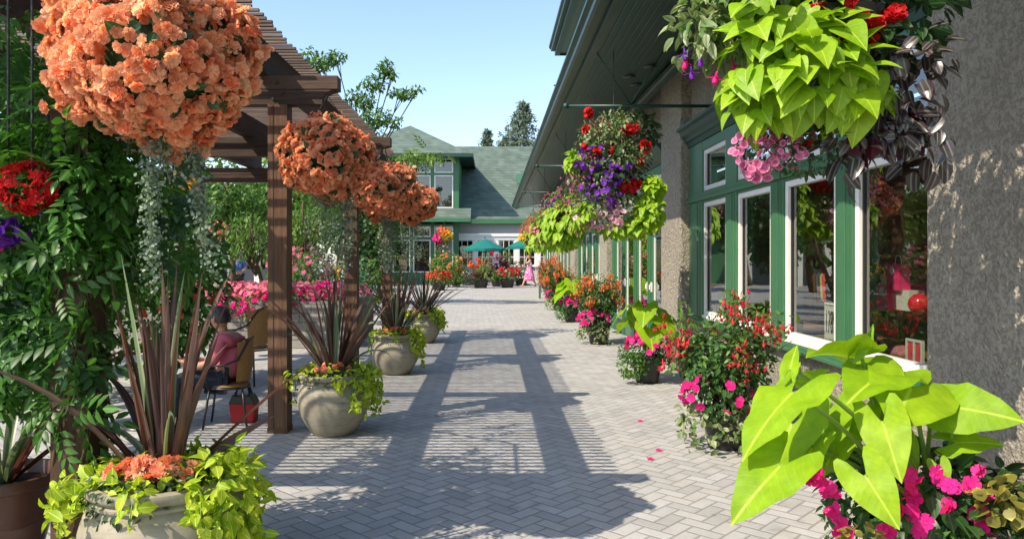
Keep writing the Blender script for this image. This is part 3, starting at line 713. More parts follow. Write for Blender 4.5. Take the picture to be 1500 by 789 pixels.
# small roof dormer at the right
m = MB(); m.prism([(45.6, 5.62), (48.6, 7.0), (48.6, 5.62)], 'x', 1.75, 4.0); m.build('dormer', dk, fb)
m = MB(); m.prism([(45.2, 5.98), (45.2, 6.1), (49.2, 7.55), (49.2, 7.4)], 'x', 1.5, 4.3); m.build('dormer_roof', M['green'], fb)
# two storey wing at the left
YW = 43.0
def sw(px): return (px - VX) / F * YW
def zw(py): return EYE - (py - VY) / F * YW
xr = sw(672)
m = MB()
m.box(-8.6, xr, YW + .3, 50, 3.95, 7.4)
wing = m.build('wing', M['green'], fb)
m = MB(); GW = []
for (a, b) in ((545, 571), (575, 601), (605, 631), (636, 664)): GW.append((sw(a), sw(b)))
e = -8.6
for A, B_ in GW:
    m.box(e, A, YW, YW + .28, 0, 7.4); m.box(A, B_, YW + .002, YW + .28, zw(305) - .9, zw(308)); m.box(A, B_, YW + .002, YW + .28, zw(232), 7.4); m.box(A, B_, YW + .002, YW + .28, zw(331), zw(322)); m.box(A, B_, YW + .002, YW + .28, 0, zw(399)); m.box(A, B_, YW + .004, YW + .28, zw(351), zw(347)); m.box(A, B_, YW + .004, YW + .28, zw(256.5), zw(253.5)); e = B_
m.box(e, xr, YW, YW + .28, 0, 7.4)
m.box(-8.6, xr - .002, YW + .282, 43.99, 0, .5)
m.build('wing_frame', M['green'], fb)
for A, B_ in GW:
    for y0, y1 in ((232, 253.5), (256.5, 305), (331, 347), (351, 399)):
        z1, z0 = zw(y0) - .01, zw(y1) + .01; m = MB(); w = .06; a, b = A + .01, B_ - .01
        m.box(a, a + w, YW - .02, YW + .1, z0, z1); m.box(b - w, b, YW - .02, YW + .1, z0, z1); m.box(a + w, b - w, YW - .018, YW + .1, z0, z0 + w); m.box(a + w, b - w, YW - .018, YW + .1, z1 - w, z1)
        w_ = m.build('window', M['white'], fb)
        m = MB(); m.box(a + w, b - w, YW + .03, YW + .036, z0 + w, z1 - w); m.build('pane', M['glass'], w_)
m = MB(); m.prism([(42.0, zw(321) - .0), (42.0, zw(321) - .12), (43, zw(321) - .12), (43, zw(305))], 'x', -9.2, sw(690)); m.build('skirt_roof', M['shingle'], fb)
m = MB(); m.box(-9.2, sw(690), 41.93, 41.998, zw(321) - .2, zw(321) + .02); m.build('skirt_fascia', M['green'], fb)
# wing hip roof
pk = np.array([sw(601) * 47.5 / 43, 47.5, EYE + 193 / F * 47.5]); ze = 7.42
c4 = [(-9.6, 42.0, ze), (-1.2, 42.0, ze), (-1.2, 53, ze), (-9.6, 53, ze)]
m = MB(); m.add([pk] + c4, [(0, 1, 2), (0, 2, 3), (0, 3, 4), (0, 4, 1), (4, 3, 2, 1)]); m.build('wing_roof', M['shingle'], fb)
m = MB(); m.box(-9.68, -1.12, 41.92, 42.0, 7.26, 7.46); m.box(-1.2, -1.12, 42.0, 53, 7.26, 7.46); m.box(-9.6, -1.2, 42.0, 43.25, 7.36, 7.418); m.box(xr + .002, -1.2, 43.25, 53, 7.36, 7.418); m.build('wing_fascia', M['dkgreen'], fb)
# ================================================================== plant builders
def _pin():
    m = MB(); lt = tpl_leaf(.42, 3, .12, .25)
    pos, d = [], []
    for k in range(4):
        y = .22 + k * .19
        for s in (-1, 1): pos.append((s * .01, y, -.25 * y * y)); d.append((s * .8, .55, -.12))
    pos.append((0, .9, -.22)); d.append((0, 1, -.3))
    m.scatter(lt, pos, d, np.tile([0, 0, 1.], (9, 1)), [.34] * 8 + [.36])
    V = np.concatenate(m.V); g_ = {}
    for f in m.F: g_.setdefault(f.shape[1], []).append(f)
    V2 = np.concatenate([np.concatenate(m.V)])
    return V2, [np.concatenate(v) for v in g_.values()]
PIN = _pin()

def blades(parent, name, base, n, L, lean=(2, 38), curl=(0, 25), w=.05, mats=None, fold=.35, mat2p=.0, az=None, seg=8, r0=.07):
    m = MB()
    for i in range(n):
        phi = rng.random() * 2 * math.pi if az is None else az + rng.normal() * .6
        th = R(lean[0] + (lean[1] - lean[0]) * rng.random() ** 1.3); cu = R(curl[0] + (curl[1] - curl[0]) * rng.random() ** 2)
        l = L * (.6 + .45 * rng.random()); ww = w * (.7 + .5 * rng.random())
        mt = 0
        if rng.random() < .16: mt = 1
        if rng.random() < mat2p: mt = 1; cu = R(60 + 80 * rng.random()); th = R(15 + 30 * rng.random()); l *= .85
        out = np.array([math.cos(phi), math.sin(phi), 0]); p = np.asarray(base, float) + out * r0 * rng.random()
        tw = rng.normal() * .5; side0 = np.array([-math.sin(phi), math.cos(phi), 0])
        V, L_ = [], []; tt = th
        for k in range(seg + 1):
            t = k / seg; a = th + cu * t * t * 1.3
            d = out * math.sin(a) + np.array([0, 0, math.cos(a)]); nrm = np.cross(side0, d)
            sd = nz(side0 * math.cos(tw * t + tw * .5) + nrm * math.sin(tw * t + tw * .5)); n2 = np.cross(d, sd)
            hw = ww * .5 * min(1, .55 + t * 1.6) * (1 - max(0, (t - .45) / .55) ** 1.6 * .97)
            V += [p - sd * hw + n2 * hw * fold * 2, p, p + sd * hw + n2 * hw * fold * 2]; L_ += [(-.5 * hw / (ww * .5), t, 0), (0, t, 0), (.5 * hw / (ww * .5), t, 0)]
            p = p + d * l / seg
        Fq = []
        for k in range(seg):
            a = 3 * k; Fq += [(a, a + 1, a + 4, a + 3), (a + 1, a + 2, a + 5, a + 4)]
        m.add(V, np.array(Fq), mt, rng.random(), L_)
    return m.build(name, mats, parent, True)

def stems_bush(m, base, c, r, ns, nl, tpl, size, mat=0, smat=None, zmin=-.3, droop=.3, spread=.035):
    """arching stems from the pot to the shell of the bush, leaves strung along them; returns the stem tips"""
    tips = []
    p, d = in_blob(ns, c, r, .7, zmin)
    for q in p:
        b = np.asarray(base) + rng.normal(size=3) * [.05, .05, .0]
        mid = (b + q) / 2 + np.array([0, 0, .18 * np.linalg.norm(q - b)]) + rng.normal(size=3) * .04
        t = np.linspace(0, 1, 8)[:, None]; cv = (1 - t) ** 2 * b + 2 * t * (1 - t) * mid + t * t * q
        strand(m, tpl, cv[2:], nl, size, mat, spread, droop)
        if smat is not None: m.tube(cv, np.linspace(.005, .002, 8), 4, smat)
        tips.append(q)
    return np.array(tips)

# ---- stone planters with bronze spiky leaves
def stone_pot(t, c, s=1.0):
    m = MB()
    m.lathe([(0.001, 0), (.175, 0), (.19, .012), (.235, .08), (.285, .17), (.312, .27), (.315, .34), (.295, .41), (.275, .445), (.272, .455), (.288, .462), (.290, .474), (.278, .482), (.292, .492), (.306, .51), (.302, .53), (.27, .535), (.255, .50), (.25, .44), (.001, .44)], c, 48, wob=.006)
    m.build('pot', M['clay'], t, True, auto=50)
    m = MB(); m.lathe([(.252, .46), (.15, .475), (.001, .48)], c, 24); m.build('soil', M['soil'], t, True)
def stone_planter(loc, label, nb=34, near=False, lean=(0, 36), curl=(0, 34)):
    c = np.asarray(loc, float); t = T('planter', label, 'planter', c, 'stone planters along the pergola'); stone_pot(t, c)
    top = c + [0, 0, .47]
    if near: blades(t, 'spiky_leaves', top, nb + 2, .92, (0, 17), (0, 34), .037, [M['phorm'], M['phormg']], mat2p=.08); blades(t, 'arching_leaves', top, 2, .8, (46, 58), (5, 20), .04, [M['phorm'], M['phormg']], az=.2); blades(t, 'arching_leaves', top, 6, .95, (30, 50), (10, 60), .045, [M['phorm'], M['phormg']], az=2.9, mat2p=.3)
    else: blades(t, 'spiky_leaves', top, nb, 1.02, lean, curl, .040, [M['phorm'], M['phormg']], mat2p=.10)
    k = 1.5 if near else 1.0
    m = MB()
    fol(m, OVATE, c + [0, 0, .54], (.30, .30, .07), int(200 * k), .055, 0, .2, .7, .8, .6, .3, -.2)
    for a in np.arange(0, 2 * math.pi, .21):
        if rng.random() < .2: continue
        fr = math.cos(a + 1.75); rr = .33 + .06 * rng.random(); le = (.06 + .30 * rng.random() ** 1.4) * (1 - .75 * max(0, fr)) + (.14 if math.cos(a - .1) > .6 else 0)
        if fr > .5 and rng.random() < .35: continue
        p0 = c + [math.cos(a) * .25, math.sin(a) * .25, .53]; p1 = c + [math.cos(a) * rr, math.sin(a) * rr, .53]; p2 = c + [math.cos(a) * (rr + .02), math.sin(a) * (rr + .02), .53 - le]
        strand(m, OVATE, [p0, p1, p2], int((14 + 60 * le) * k), .056, 0, .022, .5, 1)
    fol(m, OVATE, c + [.27, -.06, .45], (.13, .2, .22), int(170 * k), .056, 0, .4, .6, .5, .7, .5)
    m.build('trailing_leaves', [M['jenny'], M['gstem']], t, True)
    m = MB(); fol(m, LEAF, c + [.06, -.08, .54], (.2, .18, .09), int(300 * k), .035, 0, .2, .9, .6, .5, .2, -.1); fol(m, LEAF, c + [-.05, -.22, .50], (.18, .1, .1), int(160 * k), .03, 0, .4, .9, .4)
    m.build('filler_leaves', M['dark'], t, True)
    m = MB(); flw(m, BEGONIA, c + [0, -.14, .575], (.18, .09, .055), 60 if near else 22, .032, 0, .5, 0.0); m.build('flowers', M['salmon'], t, True)
    return t
np0 = P(250, 700, 3.22)
pl0 = stone_planter((-1.46, 3.3, 0), 'big stone glazed planter with bronze spiky leaves and coral flowers beside the vine covered post', 40, True)
p1 = stone_planter((-1.41, 6.55, 0), 'round stone planter of bronze spikes and yellow green trailers beside the second pergola post', 50)
pl0.scale = (1.1, 1.1, 1.1)
cp = [(-1.30, 9.9, .9, 2.1, 'stone planter with bronze spikes beside the third pergola post, second along the open walk'), (-1.27, 13.5, -.8, 4.0, 'stone planter of short bronze spikes and coral flowers beside the last pergola post')]
for k_, (x, y, _, rz, lb) in enumerate(cp): stone_planter((x, y, 0), lb, (52, 38)[k_], False, ((0, 46), (4, 60))[k_], ((0, 40), (5, 60))[k_])
# brown pot at the lower left
c = np.array([-2.40, 3.62, 0]); t = T('planter', 'brown ribbed clay pot holding long arching bronze blades in the lower corner', 'planter', c)
m = MB(); m.lathe([(.001, 0), (.14, 0), (.17, .10), (.20, .22), (.215, .27), (.222, .275), (.218, .29), (.225, .30), (.222, .315), (.235, .40), (.24, .44), (.262, .45), (.268, .475), (.258, .50), (.235, .50), (.222, .47), (.21, .43), (.001, .43)], c, 44)
m.build('pot', M['terra'], t, True, auto=50); m = MB(); m.lathe([(.212, .44), (.1, .455), (.001, .45)], c, 20); m.build('soil', M['soil'], t, True)
blades(t, 'spiky_leaves', c + [0, 0, .44], 24, 1.0, (25, 62), (20, 75), .055, [M['phorm'], M['phormg']], mat2p=.15)

# ---- orange begonia balls
def ball_basket(loc, label, R0=.44, nf=1500, hang=3.0):
    c = np.asarray(loc, float); t = T('hanging_basket', label, 'hanging basket', c, 'orange begonia balls hung from the pergola')
    def rad(d):
        return R0 * (1 + .06 * np.sin(d[:, 0] * 5 + 1) + .06 * np.sin(d[:, 2] * 6 + d[:, 1] * 4) + .05 * np.sin(d[:, 1] * 7 + d[:, 0] * 3) + .03 * np.sin(d[:, 0] * 13 + d[:, 2] * 11)) * np.where(d[:, 2] < -.25, 1 - .16 * (-d[:, 2] - .25), 1 - .10 * np.maximum(d[:, 2] - .3, 0))
    m = MB(); th = np.linspace(.02, math.pi - .02, 9); m.lathe(np.stack([np.sin(th), -np.cos(th)], 1) * R0 * .80, c, 20); m.build('liner', M['dark'], t, True)
    i = np.arange(nf) + .5; ph = np.arccos(1 - 2 * i / nf); ga = i * 2.399963
    d = nz(np.stack([np.sin(ph) * np.cos(ga), np.sin(ph) * np.sin(ga), np.cos(ph)], 1) + rng.normal(size=(nf, 3)) * .035)
    keep = (np.sin(d[:, 0] * 9 + 2) * np.sin(d[:, 1] * 8) * np.sin(d[:, 2] * 10 + 1) < .42) & (rng.random(nf) < .97); d = d[keep]; n = len(d)
    p = c + d * (rad(d) * (.92 + .12 * rng.random(n) + .10 * (rng.random(n) > .975)))[:, None]
    m = MB(); m.scatter(BEGONIA, p, unit(n), nz(d + unit(n) * .6), .031 * (.65 + .6 * rng.random(n)), 0, np.clip(rng.beta(1.2, 1.2, n), 0, 1))
    p = c + d[::3] * (rad(d[::3]) * (.86 + .08 * rng.random(len(d[::3]))))[:, None]
    m.scatter(BEGONIA, p, unit(len(p)), nz(d[::3] + unit(len(p)) * .7), .034)
    m.build('flowers', M['orange'], t, True)
    m = MB(); q = unit(260); m.scatter(OVATE, c + q * (rad(q) * .88)[:, None], nz(unit(260) + q * .5), q, .085 * (.7 + .6 * rng.random(260))); q = unit(60); m.scatter(OVATE, c + q * (rad(q) * .97)[:, None], nz(unit(60) + q * .3), q, .07)
    m.build('leaves', M['dark'], t, True)
    m = MB()
    for k in range(3):
        a = k * 2.094; m.tube([c + [math.cos(a) * R0 * .6, math.sin(a) * R0 * .6, R0 * .55], (c[0], c[1], hang - .02)], .005, 5)
    m.build('chain', M['chain'], t)
    return t
def silver(t, strands, n=70, size=.028):
    m = MB()
    for pts, k in strands: strand(m, ROUND, pts, int(k * 3.2), size, 0, .022, .5, 1, .0015)
    m.build('trailing_strands', [M['silver'], M['gstem']], t, True)
b1 = ball_basket((-1.45, 3.22, 2.415), 'huge orange begonia ball with two long silver trailers hung beside the vine covered post', .412, 2300)
c = ORG[b1]
def dl(px, py, Y): return P(px, py, Y)
silver(b1, [([dl(222, 205, 3.15), dl(220, 300, 3.15), dl(226, 430, 3.15)], 150), ([dl(230, 205, 3.15), dl(224, 290, 3.15), dl(220, 380, 3.15)], 110), ([dl(286, 215, 3.2), dl(292, 300, 3.2), dl(312, 400, 3.2)], 110), ([dl(282, 215, 3.2), dl(288, 270, 3.2), dl(300, 350, 3.2)], 80), ([dl(240, 210, 3.15), dl(246, 260, 3.15)], 30)], size=.0165)
b2 = ball_basket((-1.46, 6.52, 2.42), 'orange begonia ball with a curtain of silver trailers beside the second pergola post', .388, 1750)
silver(b2, [([dl(x, 280, 6.5), dl(x + rng.normal() * 4, 330, 6.5), dl(x + rng.normal() * 6, 355 + 55 * rng.random(), 6.5)], 60) for x in np.linspace(462, 512, 8)], size=.022)
b3 = copy_tree(b2); b3.location = (-1.44, 9.85, 2.42); b3.rotation_euler = (0, 0, 1.3); b3.scale = (1.1, 1.1, 1.02); b3['label'] = 'orange begonia ball hung from the third pergola crossbeam, half behind the bigger one'
b4 = copy_tree(b2); b4.location = (-1.42, 13.2, 2.52); b4.rotation_euler = (0, 0, 2.9); b4.scale = (1.04, 1.04, 1.0); b4['label'] = 'smallest looking orange begonia ball at the far end of the pergola walk'
sb = copy_tree(b2); sb.location = P(321, 338, 20); sb.scale = (.62, .62, .72); sb['label'] = 'small lone orange flower ball hanging far across the courtyard under the trees'; del sb['group']

# ---- climbing vine on the first pergola post
vine = T('climbing_vine', 'dense green wisteria smothering the first pergola post and beam', 'vine', (-1.95, 3.4, 0))
m = MB()
for (px, py, Y, r, n) in [(140, 130, 3.4, (.13, .08, .2), 60), (150, 250, 3.4, (.15, .08, .22), 85), (110, 330, 3.4, (.14, .08, .12), 45), (75, 200, 3.45, (.15, .12, .2), 60), (205, 240, 3.6, (.12, .12, .12), 42), (60, 330, 3.45, (.16, .1, .14), 50), (40, 120, 3.8, (.28, .3, .2), 80), (60, 60, 3.9, (.25, .3, .22), 50), (45, 410, 3.5, (.20, .2, .18), 85), (20, 510, 3.6, (.20, .2, .2), 85), (75, 480, 3.4, (.13, .12, .18), 60), (150, 400, 3.6, (.10, .12, .12), 30), (110, 570, 3.4, (.07, .1, .1), 14), (190, 330, 3.8, (.12, .12, .14), 34), (230, 300, 4.2, (.14, .12, .2), 40), (255, 370, 4.6, (.14, .12, .16), 34), (15, 180, 4.2, (.2, .2, .2), 40), (112, 270, 3.27, (.12, .05, .13), 40), (100, 200, 3.3, (.12, .06, .12), 34), (128, 350, 3.27, (.06, .04, .07), 10), (95, 430, 3.27, (.10, .05, .10), 26), (118, 510, 3.27, (.07, .05, .10), 20), (95, 600, 3.28, (.07, .05, .08), 12)]:
    fol(m, PIN, P(px, py, Y), r, n, .19, int(rng.random() < .3), .5, .7, .55, .6, .3, sv=.45)
for (c, r, n) in [((-2.85, 2.75, 3.44), (.5, .3, .14), 90), ((-3.4, 2.6, 3.45), (.5, .4, .2), 90), ((-2.6, 3.2, 3.56), (.4, .25, .07), 36), ((-3.6, 4.2, 3.56), (.4, .5, .08), 26), ((-2.5, 4.6, 3.54), (.15, .25, .05), 8)]:
    fol(m, PIN, c, r, n, .21, 0, .4, .6, .6, .6, .2)
m.build('leaves', [M['vine'], M['vine2']], vine, True)
m = MB()
for k in range(5):
    a0 = k * 1.3; pts = [(-1.9 + .11 * math.cos(a0 + z * 2.2), 3.4 + .11 * math.sin(a0 + z * 2.2), z) for z in np.linspace(0, 3.1, 26)]
    m.tube(pts, np.linspace(.010, .006, 26) * (.6 + .13 * k), 6)
m.tube([(-1.9, 3.3, 2.9), (-2.3, 3.1, 3.4), (-2.9, 2.8, 3.5), (-3.6, 2.9, 3.55)], .015, 6); m.tube([(-2.1, 3.3, 2.9), (-2.6, 4.1, 3.55), (-3.4, 4.6, 3.55)], .014, 6)
for (px, py, Y) in [(45, 410, 3.5), (25, 520, 3.6), (165, 320, 3.6), (40, 120, 3.7), (235, 290, 4.0), (255, 370, 4.3)]:
    q = P(px, py, Y); s = np.array([-1.9, 3.4, max(.2, q[2] - .3)]); m.tube([s, (s + q) / 2 + [0, 0, .12], q], [.007, .006, .004], 5)
m.build('stem', M['pvc'], vine, True)
# a second climber at the far end of the pergola
v2 = T('climbing_vine', 'pale green climber spilling over the far end of the pergola', 'vine', (-1.9, 13.3, 0)); m = MB()
for c, r, n in [((-1.62, 13.7, 3.42), (.35, .3, .16), 40), ((-1.2, 13.8, 3.52), (.35, .2, .07), 22), ((-1.9, 13.5, 2.5), (.18, .2, .6), 60), ((-1.9, 13.4, 1.3), (.2, .2, .7), 60), ((-2.6, 13.6, 3.6), (.5, .3, .12), 40)]: fol(m, PIN, c, r, n, .24, 0, .5, .6)
m.build('leaves', M['treeb'], v2, True); m = MB(); m.tube([(-1.9 + .12 * math.cos(z * 2), 13.3 + .12 * math.sin(z * 2), z) for z in np.linspace(0, 3.3, 20)], .02, 6); m.build('stem', M['pvc'], v2, True)

# ---- baskets under the eaves on the right
def basket_base(label, y, x=1.42, z=2.55, r=.22, zb=3.33):
    c = np.array([x, y, z]); t = T('hanging_basket', label, 'hanging basket', c, 'flower baskets under the eaves')
    m = MB(); m.lathe([(.001, -r * .8), (r * .5, -r * .7), (r * .85, -r * .35), (r, 0), (r * .95, .0), (.001, -.02)], c, 24); m.build('bowl', M['plastic'], t, True)
    m = MB()
    for k in range(3): a = k * 2.094 + .4; m.tube([c + [math.cos(a) * r, math.sin(a) * r, 0], (x, y, zb - .03)], .005, 5)
    m.tube([(x, y, zb - .06), (x, y, 3.99)], .006, 5); m.build('chain', M['chain'], t)
    return t, c
# nearest basket
t, c = basket_base('nearest eaves basket, of big lime heart leaves, fuchsia and striped purple trailers', 3.1, 1.42, 2.55)
m = MB()
fol(m, HEART_T, P(1160, 95, 2.92), (.28, .20, .24), 135, .108, 0, .6, .65, .5, .75, .68, -1, (-.4, -.45, .5), .35)
fol(m, HEART_T, P(1130, 10, 2.95), (.24, .2, .26), 70, .115, 0, .6, .65, .5, .7, .7, -1, (-.4, -.45, .5))
fol(m, HEART_T, P(1225, 120, 2.93), (.19, .16, .16), 50, .115, 0, .65, .6, .4, .7, .65, -1, (-.35, -.5, .5))
fol(m, HEART_T, P(1115, 155, 2.95), (.14, .1, .10), 28, .10, 0, .75, .5, .4, .7, .5, -1, (-.4, -.6, .4))
m.build('lime_leaves', M['lime'], t, True)
m = MB()
for q in [(1040, 20), (1060, 60), (1025, 50), (1075, 10), (1040, -40), (1090, 40)]:
    fol(m, LEAF, P(q[0], q[1], 3.05), (.13, .13, .12), 85, .068, 0, .5, .6, .5, .7, .3)
fol(m, LEAF, c + [0, .08, .25], (.42, .32, .33), 650, .07, 0, .4, .7, .5)
m.build('fuchsia_leaves', M['varieg'], t, True)
m = MB()
fol(m, OVATE, c + [0, .02, .52], (.52, .46, .26), 520, .085, 0, .3, .7, .5); fol(m, OVATE, P(1290, 10, 3.12), (.30, .2, .22), 220, .085, 0, .4, .6, .5); fol(m, OVATE, c + [.05, .1, -.05], (.34, .3, .3), 260, .08, 0, .5, .6, .4)  # first clump sits above the view, added to shade the near pier
m.build('dark_leaves', M['dark'], t, True)
m = MB()
for q, n in [((1280, 110), 40), ((1330, 150), 44), ((1300, 180), 36), ((1345, 90), 34), ((1355, 210), 14), ((1240, 205), 14), ((1240, 235), 8)]:
    fol(m, OVATE, P(q[0], q[1], 2.98), (.14, .11, .13), n, .082, 0, .7, .6, .5, .6, .3, -1, (-.4, -.7, .3))
for a, b in [((1290, 130), (1365, 215)), ((1300, 140), (1245, 230)), ((1320, 150), (1300, 215))]:
    strand(m, OVATE, [P(*a, 2.95), P((a[0] + b[0]) / 2, (a[1] + b[1]) / 2, 2.92), P(*b, 2.92)], 18, .08, 0, .03, .6, None)
m.build('striped_leaves', M['trad'], t, True)
m = MB(); fol(m, OVATE, P(1255, 200, 2.97), (.1, .08, .06), 22, .08, 0, .6, .6, .4); fol(m, OVATE, P(1340, 195, 2.97), (.06, .06, .06), 12, .08); m.build('maroon_leaves', M['coleus'], t, True)
m = MB()
for q in [(1195, 20, .045), (1210, 38, .045), (1225, 50, .04), (1268, 38, .05), (1275, 52, .045), (1314, 30, .055), (1240, 15, .04), (1262, 60, .035), (1200, 55, .03)]:
    p = P(q[0], q[1], 2.93); m.scatter(BEGONIA, p + rng.normal(size=(5, 3)) * .02, unit(5), nz(np.array([-.5, -.8, .1]) + unit(5) * .7), q[2] * .8)
m.build('begonia_flowers', M['red'], t, True)
m = MB()
for k, q in enumerate([(1008, 82), (1012, 97), (1050, 105), (1028, 78), (1072, 88), (1002, 70)]):
    m.scatter(FUCH, [P(q[0], q[1], 2.98)], [nz([rng.normal() * .15, rng.normal() * .15, -1])], [(-.5, -.8, .1)], .065, k % 2)
m.build('fuchsia_flowers', [M['magenta'], M['purple']], t, True)
m = MB(); flw(m, PETUNIA, P(1112, 222, 2.95), (.11, .08, .10), 64, .017, 0, .2, -1, (-.5, -.8, .2), .8); flw(m, PETUNIA, P(1155, 218, 2.98), (.14, .08, .08), 44, .017, 0, .2, -1, (-.5, -.8, .2), .8)
for a in ((1105, 245, 14), (1112, 258, 8)): flw(m, PETUNIA, P(a[0], a[1], 2.95), (.05, .04, .04), a[2], .022, 0, .2, -1, (-.5, -.8, .2), .8)
m.build('calibrachoa_flowers', M['cali'], t, True)
m = MB(); fol(m, LEAF, P(1170, 215, 3.02), (.26, .1, .12), 420, .028, 0, .5, .8); m.build('trailing_leaves', M['dark'], t, True)

# second basket
t, c = basket_base('tall mixed eaves basket with purple petunias, red geraniums and pink trailers', 8.7, 1.42, 2.60)
def C(px, py, dy=0.0): return P(px, py, 8.7 + dy)
m = MB()
for q, n, r in [((890, 200), 380, (.25, .25, .28)), ((900, 240), 420, (.35, .3, .25)), ((880, 275), 260, (.25, .25, .2)), ((910, 180), 200, (.25, .25, .15)), ((875, 305), 300, (.3, .25, .2)), ((910, 300), 240, (.25, .2, .2)), ((925, 225), 220, (.25, .25, .2)), ((850, 245), 330, (.16, .15, .3)), ((870, 200), 260, (.18, .2, .2))]:
    fol(m, LEAF, C(*q, -.08), r, int(n * 1.35), .05, 0, .5, .7, .5, .6, .3)
m.build('variegated_leaves', M['varieg'], t, True)
m = MB()
for q, n, r in [((950, 310), 90, (.17, .2, .22)), ((935, 330), 60, (.15, .2, .12)), ((855, 315), 70, (.14, .2, .14)), ((900, 335), 40, (.2, .15, .08)), ((955, 275), 40, (.12, .2, .15)), ((840, 235), 36, (.08, .15, .1))]:
    fol(m, HEART_T, C(*q, -.1), r, int(n * 1.7), .088, 0, .7, .5, .3, .7, .5, -1, (-.4, -.6, .3))
m.build('lime_leaves', M['lime'], t, True)
m = MB(); fol(m, OVATE, c, (.4, .4, .38), 500, .08, 0, .4); fol(m, OVATE, C(935, 190, .1), (.25, .25, .2), 180, .08); m.build('dark_leaves', M['dark'], t, True)
m = MB()
for q, n, r in [((893, 250), 50, (.30, .16, .2)), ((880, 280), 40, (.28, .12, .14)), ((870, 225), 14, (.2, .1, .12)), ((905, 262), 24, (.15, .1, .08)), ((896, 300), 12, (.06, .06, .06)), ((850, 243), 10, (.06, .06, .05))]: flw(m, PETUNIA, C(*q, -.28), r, n, .029, 0, .3)
m.build('purple_flowers', M['purple'], t, True)
m = MB()
for q, n, r in [((893, 308), 30, (.2, .1, .14)), ((885, 325), 30, (.22, .1, .08)), ((860, 320), 20, (.14, .08, .1)), ((905, 325), 12, (.06, .06, .08)), ((872, 335), 12, (.08, .06, .04))]: flw(m, PETUNIA, C(*q, -.22), r, n, .036, 0, .3)
m.build('petunia_flowers', M['pet'], t, True)
m = MB()
for q, n, r in [((921, 270), 60, (.13, .1, .10)), ((862, 165), 14, (.05, .05, .05)), ((895, 222), 14, (.05, .05, .04)), ((875, 222), 14, (.06, .05, .04)), ((938, 237), 14, (.05, .05, .05)), ((925, 190), 30, (.12, .1, .06)), ((945, 215), 24, (.06, .06, .1)), ((858, 190), 10, (.04, .04, .04)), ((858, 213), 10, (.05, .04, .04))]: flw(m, BEGONIA, C(*q, -.2), r, n, .034, 0, .3)
m.build('red_flowers', M['red'], t, True)
m = MB()
for q, n in [((880, 185), 40), ((900, 215), 50), ((870, 230), 40), ((860, 260), 40), ((920, 240), 30), ((835, 300), 26), ((825, 285), 20), ((835, 268), 20), ((850, 330), 20)]: flw(m, FUCH, C(*q, -.15), (.16, .12, .12), n, .034, 0, .5, hang=True)
m.build('fuchsia_flowers', M['pink'], t, True)

def mixed_basket(label, y, lime, flowers, seedrot=0.0):
    t, c = basket_base(label, y, 1.42, 2.45)
    m = MB(); fol(m, HEART_T, c + [-.05, -.1, -.25], (.38, .36, .5), int(230 * lime), .14, 0, .85, .35, .3, .7, .75, -1, (-.6, -.7, .3)); m.build('lime_leaves', M['lime'], t, True)
    m = MB(); fol(m, LEAF, c + [0, 0, .12], (.45, .45, .35), 900, .06, 0, .5, .7); fol(m, OVATE, c + [0, 0, -.1], (.36, .36, .42), 300, .09); m.build('leaves', M['mid'], t, True)
    for nm, mat, tpl, n, sz, off, r in flowers:
        m = MB(); flw(m, tpl, c + np.asarray(off), r, n, sz, 0, .8, hang=tpl is FUCH); m.build(nm, M[mat], t, True)
    return t
mixed_basket('eaves basket draped in a long curtain of lime leaves', 14.4, 1.25, [('fuchsia_flowers', 'pink', FUCH, 120, .045, (-.1, 0, .12), (.48, .45, .35)), ('purple_flowers', 'purple', PETUNIA, 40, .04, (0, 0, .15), (.45, .45, .3))])
mixed_basket('rosy fuchsia eaves basket in the middle of the long shop front, partly hidden', 20.2, .6, [('fuchsia_flowers', 'coral', FUCH, 260, .05, (-.05, 0, 0), (.5, .48, .45)), ('pink_flowers', 'pink', PETUNIA, 90, .045, (0, 0, -.1), (.48, .45, .4))])
mixed_basket('reddish eaves basket with a touch of yellow at the far end of the shop', 26.0, .35, [('fuchsia_flowers', 'coral', FUCH, 300, .055, (-.05, 0, 0), (.5, .48, .5)), ('pink_flowers', 'pink', PETUNIA, 110, .05, (0, 0, -.1), (.48, .45, .45)), ('yellow_flowers', 'yellow', PETUNIA, 16, .06, (-.4, -.2, -.2), (.12, .12, .12))])
# ================================================================== pots along the shop wall
def black_pot(t, c, r=.19, h=.33):
    m = MB(); m.lathe([(.001, 0), (r * .70, 0), (r * .72, .01), (r * .97, h - .04), (r * 1.03, h - .035), (r * 1.05, h), (r * .96, h), (r * .93, h - .05), (.001, h - .06)], c, 32); m.build('pot', M['plastic'], t, True, auto=45)
    m = MB(); m.lathe([(r * .93, h - .045), (.001, h - .03)], c, 16); m.build('soil', M['soil'], t, True)
def arrow_tpl(fold=.16, sag=.38, wave=.06, asym=0.0, ph=0.0):
    def z(x, y):
        e = abs(x) / .46
        return fold * abs(x) * (1 + asym * np.sign(x)) - sag * (y * y - y) * .55 * (1 if y > 0 else .6) + wave * e * math.sin(y * 11 + ph + (2 if x > 0 else 0)) - .10 * e * e * (1 if y < 0 else .3)
    V, Fc = tpl_outline(ARROW, 4, z); return V, Fc
GP = 'pots of plants along the shop wall'
def put_leaf(m, st, root, A, Tp, n, w=1.0, **kw):
    A = np.asarray(A); Tp = np.asarray(Tp); L = np.linalg.norm(Tp - A) / 1.02
    m.scatter(arrow_tpl(ph=rng.random() * 6, **kw), [A], [Tp - A], [n], np.array([[L * w, L, L]]))
    root = np.asarray(root); mid = (root + A) / 2 + np.array([0, 0, .12 * np.linalg.norm(A - root)])
    k = np.linspace(0, 1, 12)[:, None]; cv = (1 - k) ** 2 * root + 2 * k * (1 - k) * mid + k * k * A
    st.tube(cv, np.linspace(.014, .007, 12), 8)
